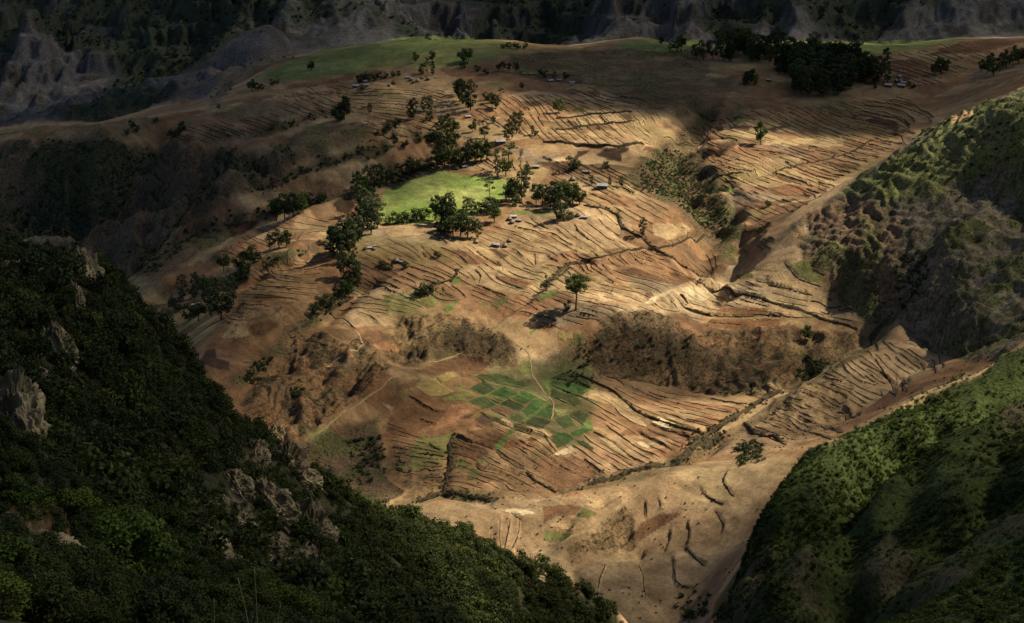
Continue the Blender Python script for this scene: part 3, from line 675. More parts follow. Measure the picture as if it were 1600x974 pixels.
GW = np.stack([GX, GY, GZ + CAMZ], -1)
du = np.zeros_like(GW); dv = np.zeros_like(GW)
du[:, 1:-1] = GW[:, 2:] - GW[:, :-2]; du[:, 0] = GW[:, 1] - GW[:, 0]; du[:, -1] = GW[:, -1] - GW[:, -2]
dv[1:-1] = GW[2:] - GW[:-2]; dv[0] = GW[1] - GW[0]; dv[-1] = GW[-1] - GW[-2]
GN = np.cross(du, dv); GN /= np.linalg.norm(GN, axis=-1, keepdims=True)
region = np.zeros((NY, NU), int)                        # 0 valley
region[Z_MOUNT > 0.5] = 1
region[(Z_CLIFF > 0.5)] = 2
region[(Z_ROCKY > 0.5)] = 3
region[(Z_RIGHT > 0.5)] = 4
region[(Z_FOREST > 0.5)] = 5
fr = region[:-1, :-1]
idx = np.arange(NY * NU).reshape(NY, NU)
quads = np.stack([idx[:-1, :-1], idx[:-1, 1:], idx[1:, 1:], idx[1:, :-1]], -1)
TERRAIN = {}
for k, nm in enumerate(["valley_ground", "mountain", "canyon_cliff", "rocky_hill", "green_hill", "forest_hill"]):
    q = quads[fr == k]
    used, inv = np.unique(q, return_inverse=True)
    me = np_mesh(nm, GW.reshape(-1, 3)[used], inv.reshape(-1, 4), M_GROUND)
    a = me.attributes.new("soil", 'FLOAT_COLOR', 'POINT')
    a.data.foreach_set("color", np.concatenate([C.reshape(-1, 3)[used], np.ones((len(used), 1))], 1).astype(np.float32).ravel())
    a = me.attributes.new("roughness", 'FLOAT', 'POINT')
    a.data.foreach_set("value", ROUGH.reshape(-1)[used].astype(np.float32))
    me.normals_split_custom_set_from_vertices(GN.reshape(-1, 3)[used])
    TERRAIN[nm] = tag(link(nm, me), kind="structure")
VALLEY = TERRAIN["valley_ground"]
# ------------------------------------------------------------------ unseen clouds: some inferred from dappled light, more added to darken the ground
def cloud_mat():
    m = bpy.data.materials.new("shade_cloud_vapour"); m.use_nodes = True
    nt = m.node_tree; nt.nodes.remove(nt.nodes["Principled BSDF"])
    v = nt.nodes.new("ShaderNodeVolumePrincipled")
    v.inputs["Color"].default_value = (0.72, 0.73, 0.76, 1); v.inputs["Density"].default_value = 0.026
    v.inputs["Anisotropy"].default_value = 0.6
    nt.links.new(v.outputs[0], nt.nodes["Material Output"].inputs["Volume"])
    return m
M_CLOUD = cloud_mat()
def lat_long(nl, nm):
    th = np.linspace(0, math.pi, nl)[:, None]; phi = np.linspace(0, 2 * math.pi, nm, endpoint=False)[None, :]
    d = np.stack([np.sin(th) * np.cos(phi), np.sin(th) * np.sin(phi), np.cos(th) + 0 * phi], -1)
    ii = np.arange(nl * nm).reshape(nl, nm)
    f = np.stack([ii[:-1], ii[1:], np.roll(ii[1:], -1, 1), np.roll(ii[:-1], -1, 1)], -1).reshape(-1, 4)
    return d.reshape(-1, 3), f
def cloud(gx, gy, gz, rx, ry, rz, label, alt=930.0, seed=0):
    d, f = lat_long(25, 40)
    n3 = fbm(d[:, 0] * 2 + d[:, 2], d[:, 1] * 2 - d[:, 2], 0.8, 3, 300 + seed)
    r = 1 + 0.28 * n3
    v = d * r[:, None] * np.array([rx, ry, rz])
    v[:, 2] = np.where(v[:, 2] < 0, v[:, 2] * 0.45, v[:, 2])
    t = (alt - (CAMZ + gz)) / SUN_DIR[2]
    me = np_mesh("cloud", v, f, M_CLOUD)
    o = tag(link("cloud", me), label, "cloud", "unseen clouds placed to shade the valley")  # never in view, set here for the shade it casts
    o.location = (gx + SUN_DIR[0] * t, gy + SUN_DIR[1] * t, alt)
SHADE_CLOUDS = [   # ground point under the shadow (x, y, height below the camera), half sizes
    (-85, 215, -100, 165, 250, 46, "cumulus cloud placed to shade the forested slope in the foreground"),
    (-300, 1080, -265, 195, 310, 62, "wide cumulus cloud placed to shade the canyon cliffs"),
    (-100, 1780, -200, 1000, 480, 56, "broad cloud bank placed to shade the mountain wall"),
    (225, 1205, -235, 235, 125, 72, "flat cumulus cloud placed to shade the village wood on the plateau"),
    (95, 348, -175, 96, 98, 46, "cumulus cloud placed to shade the middle of the green hillside"),
    (-145, 765, -265, 78, 110, 44, "small cumulus cloud placed to shade the reddish fields"),
    (-48, 742, -278, 30, 34, 26, "wisp of cloud placed to shade the ploughed edge of the gardens"),
    (85, 1205, -235, 135, 100, 46, "thin cloud placed to shade the grassy slope below the plateau"),
    (-150, 1070, -250, 130, 200, 44, "thin cloud placed to shade the upper fields beside the canyon"),
    (232, 1035, -245, 75, 80, 16, "thin cloud added to shade the upper striped terraces"),
    (72, 572, -285, 70, 50, 36, "wisp of cloud added to shade the lowest field"),
    (-90, 1250, -228, 120, 70, 30, "thin cloud added to shade the upland pasture"),
    (-60, 688, -283, 30, 32, 28, "wisp of cloud added to shade the scrub left of the streambed"),
    (150, 690, -270, 42, 62, 20, "wisp of cloud added to shade the strip fields under the green hill"),
    (-62, 850, -262, 36, 42, 14, "wisp of cloud added to shade the terraces left of the huts"),
    (-20, 688, -282, 34, 26, 16, "wisp of cloud added to shade the red plots under the gardens"),
    (262, 800, -225, 92, 104, 20, "thin cloud added to shade the rocky hill"),
    (-14, 792, -272, 24, 15, 15, "wisp of cloud added to shade the scrubby bank over the gardens"),
    (78, 785, -278, 56, 26, 30, "wisp of cloud added to shade the bare bluff"),
    (60, 1000, -245, 30, 40, 14, "wisp of cloud added to shade the bushy ravine"),
    (-70, 985, -250, 30, 40, 12, "wisp of cloud added to shade the slope left of the pasture"),
]
for i, (gx, gy, gz, rx, ry, rz, lb) in enumerate(SHADE_CLOUDS):
    cloud(gx, gy, gz, rx, ry, rz, lb, seed=i * 7)

# ------------------------------------------------------------------ field plots: thin sheets of crop, turf or turned soil on the ground
def at_grid(G, X, Y):
    u = X / Y
    fj = np.clip((u - US[0]) / (US[1] - US[0]), 0, NU - 1.001); j = fj.astype(int); t = fj - j
    i = np.clip(np.searchsorted(YS, Y.ravel(), side='right').reshape(Y.shape) - 1, 0, NY - 2); r = (Y - YS[i]) / (YS[i + 1] - YS[i])
    if G.ndim == 3: t = t[..., None]; r = r[..., None]
    return (G[i, j] * (1 - t) + G[i, j + 1] * t) * (1 - r) + (G[i + 1, j] * (1 - t) + G[i + 1, j + 1] * t) * r

def sheet(name, poly, key, off=0.12, fine=3, parent=VALLEY, soft=2.4):
    """a field plot: its own soil or crop on the ground, fading raggedly into the next field at its margin"""
    hp = [hit(a, b) for a, b in poly]
    ys = [q[1] for q in hp]
    i0, i1 = np.searchsorted(YS, [min(ys) - 6, max(ys) + 6]); i0 = max(i0 - 1, 0)
    us = [float(pix_us(a, b)[0]) for a, b in poly]
    du_ = (US[1] - US[0]) / fine
    uu = np.arange(min(us) - 0.004, max(us) + 0.004, du_)
    yy = YS[i0:i1]
    if len(uu) < 2 or len(yy) < 2: return None
    X = yy[:, None] * uu[None, :]; Y = np.repeat(yy[:, None], len(uu), 1)
    Z = ground(X, Y)
    px, py = to_pix(X, Y, Z)
    px = px + fbm(X, Y, 9, 4, 131) * 5.0; py = py + fbm(X, Y, 9, 4, 137) * 2.6 + fbm(X, Y, 1.2, 2, 139) * 0.9
    ins = in_poly(px, py, poly) & (Y > min(ys) - 5) & (Y < max(ys) + 5)
    q = ins[:-1, :-1] & ins[1:, 1:]
    ii = np.arange(X.size).reshape(X.shape)
    f = np.stack([ii[:-1, :-1], ii[:-1, 1:], ii[1:, 1:], ii[1:, :-1]], -1)[q]
    if len(f) == 0: return None
    used, inv = np.unique(f, return_inverse=True)
    x, y, z = X.ravel()[used], Y.ravel()[used], Z.ravel()[used]
    me = np_mesh(name, np.stack([x, y, z + CAMZ + off], -1), inv.reshape(-1, 4), M_GROUND)
    d = seg_dist(px.ravel()[used], py.ravel()[used] , list(poly) + [poly[0]])
    w = 0.25 + 0.75 * sstep(0, 1.2 if key in ('crop', 'cropb', 'grass') else soft, d + fbm(x, y, 2.5, 2, 141) * 1.2)
    c0, c1 = (np.array(c) for c in PLOT[key])
    t = np.clip(0.5 + 0.9 * fbm(x, y, 14 if key not in ("pasture", "upland") else 26, 4, 143), 0, 1)[:, None]
    c = (c0 * (1 - t) + c1 * t) * random.uniform(0.88, 1.12) * np.clip(at_grid(SOIL_VAR, x, y), 0.6, 1.4)[:, None]
    c = c * w[:, None] + at_grid(C, x, y) * (1 - w[:, None])
    a = me.attributes.new("soil", 'FLOAT_COLOR', 'POINT')
    a.data.foreach_set("color", np.concatenate([np.clip(c, 0.008, 0.9), np.ones((len(c), 1))], 1).astype(np.float32).ravel())
    a = me.attributes.new("roughness", 'FLOAT', 'POINT'); a.data.foreach_set("value", np.full(len(c), 0.3, np.float32))
    return link(name, me, parent)

PLOTS = [
    (B1, "crop", "650 540 780 475 890 545 770 590;770 430 880 415 1000 450 1100 540 960 520 800 480;640 645 760 595 850 625 900 655 780 690;910 650 970 615 1090 680 1040 715;970 770 1040 720 1110 765 1050 800;1330 440 1400 395 1598 455 1598 510;1310 590 1300 530 1480 600 1540 640 1500 670;1450 740 1520 700 1598 740 1598 770 1560 810;1090 800 1160 740 1310 790 1230 850"),
    (B1, "cropb", "830 575 930 530 1050 575 960 615;980 610 1120 560 1200 600 1080 670;1060 710 1190 620 1250 650 1130 755;1150 735 1270 650 1330 690 1310 780;1300 510 1320 460 1560 520 1598 540 1560 590 1480 585;1340 890 1430 880 1490 930 1400 990 1310 960"),
    (B1, "crop", "690 440 760 420 830 460 760 480;1000 470 1100 480 1120 540 1060 520;1060 560 1110 550 1130 575 1080 590;760 650 830 640 880 670 800 690;1240 690 1300 660 1330 700 1290 740;1330 780 1440 740 1520 820 1400 850;1480 530 1598 560 1598 610 1500 585"),
    (B1, "cropo", "400 615 640 555 740 590 600 635 490 640;1320 690 1420 700 1500 690 1450 730 1350 760;1060 330 1140 310 1140 420 1080 430 1020 380"),
    (B1, "grass", "1400 290 1425 300 1390 380 1330 420 1290 490 1310 570 1290 600 1250 500 1310 410 1370 360;1050 805 1150 750 1270 650 1285 655 1160 765 1060 820;560 510 590 505 640 540 600 540;900 960 950 890 1030 830 1040 845 980 920 950 974;1180 60 1130 110 1150 120 1190 80;830 580 960 625 940 640 800 590;1120 550 1270 630 1260 650 1110 565"),
    (B1, "dark", "700 780 770 730 860 790 780 835;590 760 730 715 680 770"),
    (B1, "brown", "220 400 430 330 620 255 860 300 800 380 640 450 590 450 560 410 400 450 320 440;840 690 910 655 1030 715 960 755;100 520 300 450 240 530 100 560;570 900 830 820 950 890 900 960 760 970 640 940"),
    (B1, "gold", "350 600 250 530 300 480 480 410 540 405 580 440 510 470 460 500 500 540 550 570 430 600"),
    (B1, "tan", "880 790 930 760 1030 830 1000 850;1040 815 1260 845 1330 900 1290 920 1150 870;1040 860 1150 895 1120 960 1000 900"),
    (B1, "red", "420 780 520 650 640 650 740 700 600 760 560 860 350 930 280 860;1200 40 1340 20 1330 70 1240 95 1180 70"),
    (B1, "gold", "1340 110 1380 70 1470 80 1480 140 1400 170 1340 140"),
    (B1, "cropo", "1480 90 1600 110 1560 150 1540 210 1480 200"),
    (B0, "tan", "1465 650 1500 640 1590 690 1550 722"),
    (B0, "brown", "1340 170 1370 100 1470 80 1570 110 1540 155 1390 190"),
    (B0, "red", "1370 200 1540 160 1620 200 1640 270 1450 240"),
    (B0, "tan", "230 130 300 20 430 0 440 70 470 130 330 155 230 150"),
    (B0, "dark", "50 330 100 230 180 210 190 290 300 330 290 400 180 385"),
    (B0, "brown", "445 30 560 0 700 10 690 60 560 120 480 130"),
    (D0, "brown", "820 55 1000 0 1190 60 1110 160 1010 125 900 100;800 90 900 110 1090 175 1060 220 960 230 790 200"),
    (D0, "cropo", "300 270 360 240 440 285 520 290 520 325 400 345 330 305;790 225 900 240 950 280 860 320 790 290;890 340 960 290 1010 340 960 400 900 400"),
    (D0, "grass", "1110 150 1230 20 1250 30 1200 130 1130 180;980 275 1090 200 1100 215 990 290"),
    (D1, "brown", "0 200 120 210 250 210 350 250 460 350 340 400 100 500 0 420 -80 300"),
    (D1, "crop", "40 90 150 30 220 60 160 125 100 150;240 100 310 90 400 160 380 185"),
    (D1, "cropb", "190 30 330 -20 390 0 300 50 240 60;60 100 100 90 170 130 100 150"),
    (D1, "pale", "50 210 150 150 220 130 270 190 200 205;690 90 780 95 860 110 800 150 740 130"),
    (D1, "tan", "0 760 110 690 350 735 300 790 190 805;300 590 500 520 640 480 620 530 430 640;400 60 520 70 640 170 700 230 560 200"),
    (D1, "cropo", "0 780 190 810 280 800 200 860 60 900 0 880;240 690 300 610 420 650 400 690 340 710"),
    (D1, "brown", "0 600 200 580 300 600 240 680 90 680 0 740;710 830 760 720 900 660 1100 650 980 730 860 800 760 880 700 880"),
    (D0, "pale", "1150 640 1270 615 1420 640 1440 670 1330 690 1240 670"),
    (B2, "pale", "570 800 640 760 750 790 830 830 780 850 690 860"),
    (B2, "tan", "40 600 300 690 340 735 430 800 470 830 560 850 480 720 330 590 160 530 60 570;650 720 860 795 1080 850 980 880 700 770"),
    (B2, "grass", "40 570 130 500 150 530 100 570;60 800 110 760 140 860 80 850"),
    (A2, "brown", "290 500 380 490 450 480 600 540 860 600 780 640 620 605 400 545;690 515 760 525 950 580 930 600 850 605 760 570"),
    (A2, "cropo", "1215 580 1250 545 1390 530 1385 575 1290 590;1385 200 1430 160 1490 185 1470 220"),
    (A2, "red", "1060 872 1130 800 1400 790 1500 800 1550 862 1350 878;1000 950 1060 885 1598 885 1598 965 1200 970"),
    (A2, "pale", "800 650 880 620 1000 640 1060 720 960 780 860 740;1130 590 1200 600 1300 640 1500 690 1440 710 1200 660;520 780 660 690 760 650 700 720 600 790"),
    (A2, "tan", "0 200 120 290 270 390 200 400 0 390;590 150 820 130 900 190 860 240 700 280 600 240;1400 460 1598 440 1598 520 1400 520"),
    (A1, "brown", "510 350 600 345 730 400 840 445 700 485 640 450 570 395;980 305 1050 310 1200 370 1130 365 1010 325"),
    (A1, "dark", "810 345 880 340 990 405 910 430 860 390"),
    (A1, "cropo", "0 710 80 690 100 700 60 750 0 770;250 770 460 660 480 690 380 720 440 760 350 810;820 780 920 720 1000 740 880 810;690 740 790 770 840 820 780 810"),
    (A1, "grass", "520 580 590 560 610 590 560 620 520 630;1180 740 1290 670 1350 700 1240 750;440 820 590 740 600 760 490 850"),
    (A1, "grass", "920 60 1050 40 1240 55 1300 50 1200 75 1000 75"),
    (A1, "tan", "10 200 150 150 400 130 430 200 350 240 50 260;1000 200 1200 230 1300 300 1150 300"),
    (A1, "red", "880 560 1000 560 1200 610 1090 655 900 590;740 640 950 700 830 720 700 680"),
    (A3, "tan", "0 540 150 510 250 590 410 640 350 710 200 680 0 640;0 760 280 840 300 890 0 870"),
    (A3, "cropo", "140 470 360 400 360 520 440 560 420 620 320 620 240 570"),
    (E0, "dark", "565 340 650 335 645 380 600 395;690 370 740 335 880 335 860 380;600 465 770 455 720 510 640 535 605 530;980 350 1180 320 1120 360 1000 375"),
    (E0, "tan", "1080 490 1200 430 1400 420 1598 420 1598 500 1400 510 1290 480 1160 510;940 450 1160 430 1080 480 960 490;1070 700 1200 660 1350 780 1180 750;450 490 520 475 530 545 460 560"),
    (E0, "grass", "620 830 720 800 760 840 690 870;680 290 830 270 850 300 720 310"),
    (E0, "brown", "780 950 900 900 990 910 980 960 860 974"),
    (E1, "dark", "740 290 830 250 1020 310 1040 350 1000 385 900 345 800 320"),
    (E1, "tan", "1380 240 1460 215 1600 205 1600 260 1440 330 1430 280"),
    (E1, "brown", "420 600 560 620 740 650 640 690 480 650;250 350 400 330 410 400 240 390"),
    (E2, "dark", "260 640 320 615 440 610 540 660 470 690 360 645;750 560 830 500 1000 490 1010 540 960 560 980 620 850 610;540 640 600 530 730 520 640 570 580 640"),
    (E2, "brown", "440 350 520 330 540 365 470 370;590 370 660 370 700 390 620 400;940 250 1040 230 1030 290 980 290"),
    (E2, "cropo", "550 220 620 185 680 190 640 220;460 395 540 385 540 410 470 415"),
    (E2, "tan", "470 740 560 700 700 720 700 780 560 790;560 270 900 245 980 300 720 330 620 340"),
    (E3, "grass", "165 660 240 595 330 600 260 630 200 670;490 590 620 580 600 600 500 620;1040 800 1080 780 1090 800 1050 815"),
    (E3, "red", "290 320 400 250 500 240 700 215 860 180 860 230 600 270 400 300"),
]
native = {
    "pasture": ["598 300,625 284,655 275,690 267,720 272,752 276,798 281,802 290,790 306,775 322,750 334,690 350,640 353,598 354,590 332"],
    "lush": ["806 331,850 329,880 332,840 336"],
    "upland": ["410 120,440 102,500 84,560 72,620 59,700 53,742 59,738 71,700 76,650 86,590 102,560 110,500 120,440 126", "662 102,700 86,760 82,800 80,765 93,720 103",
               "1100 68,1250 63,1340 64,1440 62,1520 60,1440 76,1345 92,1290 86,1120 82", "955 72,1000 64,1090 63,1110 76,1040 82,990 80"],
    "brown": ["1440 88,1500 66,1560 60,1590 70,1530 84", "1380 96,1430 90,1450 104,1410 112"],
    "dark": ["516 318,530 308,548 305,556 322,545 336,525 331", "352 352,390 342,410 346,380 368,362 372"],
    "red": ["220 188,280 176,330 170,300 184,240 194"],
    "cropo": ["280 200,290 186,306 183,300 196"],
}
nplot = 0
for (x0, y0), key, txt in PLOTS:
    for pl in crop(x0, y0, txt):
        nplot += sheet("field_plot", pl, key) is not None
for key, ls in native.items():
    for t in ls:
        nplot += sheet("field_plot", P(t), key, fine=2) is not None

# ------------------------------------------------------------------ terrace banks and hedged ditches
def resample(pts2, step, wig, seed):
    p = np.array(pts2, float)
    # rounded corners
    for _ in range(2):
        a = p[:-1] * 0.75 + p[1:] * 0.25; b = p[:-1] * 0.25 + p[1:] * 0.75
        p = np.concatenate([p[:1], np.stack([a, b], 1).reshape(-1, 2), p[-1:]])
    d = np.concatenate([[0], np.cumsum(np.hypot(*np.diff(p, axis=0).T))])
    nn = max(int(d[-1] / step), 3)
    s = np.linspace(0, d[-1], nn)
    q = np.stack([np.interp(s, d, p[:, 0]), np.interp(s, d, p[:, 1])], 1)
    t = np.gradient(q, axis=0); t /= np.linalg.norm(t, axis=1, keepdims=True) + 1e-9
    nrm = np.stack([-t[:, 1], t[:, 0]], 1)
    q = q + nrm * (fbm(s + seed * 31.7, s * 0 + seed, 6, 3, 400) * wig)[:, None]
    return q, nrm, s

def ribbon(name, px, h, w, mat, parent=VALLEY, step=1.1, flat=False):
    global nbank
    wl = [tuple(hit(a, b)[:2]) for a, b in px]
    nbank += 1
    q, nrm, s = resample(wl, step, 0.35 if flat else 0.55, nbank)
    k = len(q)
    end = np.clip((np.minimum(np.arange(k), np.arange(k)[::-1]) + 0.6) / 1.6, 0.2, 1)
    hh = h * (0.75 + 0.55 * fbm(s + nbank * 7.7, s * 0, 3.0, 3, 410)) * end
    ww = w * (0.95 + 0.45 * fbm(s - nbank * 5.1, s * 0, 4.0, 3, 420)) * (0.4 + 0.6 * end)
    offs = np.array([-1.0, -0.45, 0.1, 0.55, 1.0]); hts = np.array([0, 0.85, 1.0, 0.7, 0])
    V = np.zeros((k, 5, 3))
    for j in range(5):
        xy = q + nrm * (ww * offs[j])[:, None]
        V[:, j, :2] = xy
        V[:, j, 2] = ground(xy[:, 0], xy[:, 1]) + CAMZ + (0.17 if flat else hts[j] * hh + (-0.15 if j in (0, 4) else 0.05))
    ii = np.arange(k * 5).reshape(k, 5)
    f = np.stack([ii[:-1, :-1], ii[:-1, 1:], ii[1:, 1:], ii[1:, :-1]], -1).reshape(-1, 4)
    if parent is None: return (V.reshape(-1, 3), f), q
    return link(name, np_mesh(name, V.reshape(-1, 3), f, mat, smooth=False), parent), q
nbank = 0
def join(parts):
    V = []; F = []; o = 0
    for v, f in parts:
        V.append(v); F.append(f + o); o += len(v)
    return np.concatenate(V), np.concatenate(F)
small = []
for i, (pl, y0) in enumerate(traced):
    h, w = (0.32, 0.20) if y0 > 300 else (0.42, 0.28)
    if i < 285: ribbon("terrace_bank", pl, h, w, M_BANK)
    else: small.append(ribbon("terrace_bank", pl, h, w, M_BANK, parent=None)[0])
for pl, y0 in filled:
    small.append(ribbon("terrace_bank", pl, 0.20 if y0 > 300 else 0.28, 0.15 if y0 > 300 else 0.22, M_BANK, parent=None)[0])
tag(link("small_terrace_banks", np_mesh("small_terrace_banks", *join(small), M_BANK, False), VALLEY), kind="stuff")
HEDGE_PTS = []
HEDGES = [   # overgrown ditches and field boundaries, thicker than the banks
    (A2, "0 450 100 435 200 415 280 390 370 365 480 352 560 345 640 352 720 330 800 295 880 270 980 245 1090 225", 0.8, 0.7, 0.25),
    (A2, "60 5 200 30 290 60 340 85 340 140 370 190 430 225 520 255 560 300 630 350 700 385 760 420 830 480 900 520 990 560", 0.7, 1.0, 0.8),
    (A2, "940 600 1080 640 1200 675 1350 705 1500 755 1598 780 1640 792 1780 830 1900 880 2020 915 2120 945 2200 974", 0.7, 1.0, 0.6),
    (A2, "820 700 850 740 880 775", 1.2, 1.0, 1.0),
    (A2, "850 810 930 835 1000 855 1060 872", 1.0, 0.8, 0.5),
    (B2, "20 430 130 480 240 530 330 580 390 650 470 715 600 770 720 810 850 855 970 890", 0.9, 0.8, 0.8),
    (B2, "1310 800 1370 860 1450 900 1598 955", 1.0, 0.9, 0.9),
    (B2, "1598 555 1500 600 1400 650 1310 710 1230 775 1100 850 980 910 880 940", 0.8, 1.2, 1.6),
    (B3, "950 0 880 50 830 120 790 160", 0.8, 1.5, 1.2),
    (D0, "780 60 755 130 760 200 770 290 745 350 735 430 715 500", 1.0, 1.0, 1.0),
    (D0, "715 510 620 530 500 570", 0.8, 1.2, 2.0), (D0, "720 505 900 520 1000 545 1090 570", 0.8, 1.2, 2.0),
    (D0, "1360 340 1400 390 1480 440 1598 500", 0.9, 1.0, 1.2),
    (D1, "350 440 480 400 620 340 780 310 900 290 1020 280 1130 200 1230 110 1380 30", 0.9, 1.6, 2.2),
    (E2, "440 280 600 265 760 245 900 235 1030 225", 1.1, 0.8, 0.4), (E2, "440 370 560 360 700 335 850 315 1060 298", 1.1, 0.8, 0.4),
    (E2, "340 465 450 462 560 468 650 485 750 500 870 495 1000 485 1130 478", 1.4, 0.9, 0.3),
    (E0, "540 775 680 720 810 700", 0.8, 0.8, 0.3), (E1, "820 440 720 490 600 560 480 590 380 620 200 650 60 690", 0.6, 0.7, 0.1),
    (A1, "1598 435 1500 450 1420 468 1380 510 1330 560 1260 610 1220 650", 0.9, 0.9, 0.9),
    (A0, "860 960 960 880 1040 830 1160 770 1260 720", 0.8, 0.9, 0.6),
    (A1, "420 620 480 600 560 570 570 500", 0.7, 0.7, 0.5),
]
for (x0, y0), txt, h, w, dens in HEDGES:
    o, q = ribbon("hedge_bank", crop(x0, y0, txt)[0], h, w, M_BANK)
    HEDGE_PTS.append((q, dens, w))
PATHS = [
    (B1, "890 90 960 140 1030 190 1080 220 1130 260 1150 330 1150 430 1200 490 1240 560 1290 600 1330 660 1310 780", 0.25),
    (B1, "620 250 560 285 430 325 300 350 200 390 100 450 0 520 -90 575 -180 640 -270 705 -390 785 -500 880 -620 950", 0.26),
    (B2, "1598 590 1500 650 1400 720 1310 780 1200 840 1100 890 1010 930", 1.1),
    (B3, "790 175 700 240 600 310 500 370 400 430 300 490 150 570 0 640", 0.9),
    (D1, "1150 265 1000 310 860 380 760 470 660 560 550 640 400 740 250 840 100 930 -40 1030", 0.4),
    (B0, "1330 200 1220 250 1120 310 1050 370", 0.5), (B0, "1340 200 1320 140 1270 80 1180 30", 0.35),
    (E0, "810 780 920 740 1060 690 1200 650 1350 630 1440 600 1560 560", 0.5),
]
for (x0, y0), txt, w in PATHS:
    ribbon("path", crop(x0, y0, txt)[0], 0, w, M_PATH, flat=True)

M_VERGE = soil_mat("grass_verge", (0.065, 0.10, 0.026), (0.12, 0.165, 0.045), 0.8, 0.2)
for pl in crop(600, 500, "640 640 830 570 1000 500;760 720 980 610 1120 555;1050 805 1160 740 1290 640;550 500 780 590 950 690 1110 770;680 430 800 490 940 530 1120 620 1260 640;930 490 1060 520 1130 545;1300 450 1598 520;1310 600 1440 650 1520 690"):
    ribbon("grass_verge", pl, 0, 0.24, M_VERGE, flat=True)
# ------------------------------------------------------------------ leaves and plants
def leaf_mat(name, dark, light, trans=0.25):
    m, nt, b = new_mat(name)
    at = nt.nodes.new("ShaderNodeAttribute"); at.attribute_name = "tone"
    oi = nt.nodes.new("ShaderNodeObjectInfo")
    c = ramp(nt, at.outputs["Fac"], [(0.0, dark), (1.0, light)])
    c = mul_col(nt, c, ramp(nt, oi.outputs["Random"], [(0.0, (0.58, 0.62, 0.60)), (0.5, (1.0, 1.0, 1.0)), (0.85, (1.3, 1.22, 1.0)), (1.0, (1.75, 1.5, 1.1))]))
    nt.links.new(c, b.inputs["Base Color"]); b.inputs["Roughness"].default_value = 0.7
    tr = nt.nodes.new("ShaderNodeBsdfTranslucent"); nt.links.new(c, tr.inputs["Color"])
    mx = nt.nodes.new("ShaderNodeMixShader"); mx.inputs[0].default_value = trans
    nt.links.new(b.outputs[0], mx.inputs[1]); nt.links.new(tr.outputs[0], mx.inputs[2])
    nt.links.new(mx.outputs[0], nt.nodes["Material Output"].inputs["Surface"])
    return m
L_EUC = leaf_mat("eucalyptus_leaf", (0.020, 0.031, 0.014), (0.078, 0.106, 0.040))
L_ROUND = leaf_mat("broad_leaf", (0.026, 0.042, 0.012), (0.072, 0.105, 0.030))
L_FOREST = leaf_mat("thicket_leaf", (0.014, 0.021, 0.006), (0.062, 0.078, 0.019))
L_HILL = leaf_mat("heath_leaf", (0.024, 0.038, 0.008), (0.078, 0.114, 0.022), 0.3)
L_SCRUB = leaf_mat("dry_scrub_leaf", (0.030, 0.034, 0.014), (0.085, 0.080, 0.034))
L_BUSH = leaf_mat("glossy_bush_leaf", (0.022, 0.038, 0.006), (0.085, 0.125, 0.020))
L_STRAW = leaf_mat("straw", (0.30, 0.21, 0.10), (0.52, 0.40, 0.22))
M_BARK = soil_mat("bark", (0.06, 0.045, 0.032), (0.15, 0.115, 0.08), 6.0, 0.02)

def leaves(clumps, n_leaf, size, rng):
    """leaf quads spread over the shells of clumps (cx, cy, cz, rx, rz): uneven outline, gaps, darker inside"""
    cl = np.array(clumps); w = cl[:, 3] ** 2; w = w / w.sum()
    k = cl[rng.choice(len(cl), n_leaf, p=w)]
    unit = lambda v: v / (np.linalg.norm(v, axis=1, keepdims=True) + 1e-9)
    d = unit(rng.normal(size=(n_leaf, 3)))
    r = rng.uniform(0.5, 1.06, (n_leaf, 1)) ** 0.6
    p = k[:, :3] + d * k[:, [3, 3, 4]] * r
    nrm = unit(d + rng.normal(size=(n_leaf, 3)) * 0.55 + np.array([0, 0, 0.35]))
    a = unit(np.cross(nrm, rng.normal(size=(n_leaf, 3)))); b = np.cross(nrm, a)
    s = size * rng.uniform(0.6, 1.35, (n_leaf, 1))
    a = a * s; b = b * s * rng.uniform(0.45, 0.8, (n_leaf, 1))
    V = np.stack([p - a * 0.9, p - b, p + a, p + b], 1).reshape(-1, 3)
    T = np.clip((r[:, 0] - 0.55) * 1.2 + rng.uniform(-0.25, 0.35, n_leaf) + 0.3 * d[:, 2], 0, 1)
    return V, np.arange(len(V)).reshape(-1, 4), np.repeat(T, 4)

def leaf_mesh(name, clumps, n_leaf, size, mat, rng):
    V, F, T = leaves(clumps, n_leaf, size, rng)
    me = np_mesh(name, V, F, mat, smooth=False)
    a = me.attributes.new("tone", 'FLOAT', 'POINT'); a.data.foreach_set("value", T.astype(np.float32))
    return me

def tube(path, radii, sides=7):
    path = np.array(path, float); V = []; F = []
    for i, (p, r) in enumerate(zip(path, radii)):
        t = path[min(i + 1, len(path) - 1)] - path[max(i - 1, 0)]; t /= np.linalg.norm(t) + 1e-9
        a = np.cross(t, [0.31, 0.95, 0.1]); a /= np.linalg.norm(a); b = np.cross(t, a)
        for k in range(sides):
            an = 2 * math.pi * k / sides
            V.append(p + r * (math.cos(an) * a + math.sin(an) * b))
    for i in range(len(path) - 1):
        for k in range(sides):
            k2 = (k + 1) % sides
            F.append((i * sides + k, i * sides + k2, (i + 1) * sides + k2, (i + 1) * sides + k))
    return np.array(V), np.array(F)


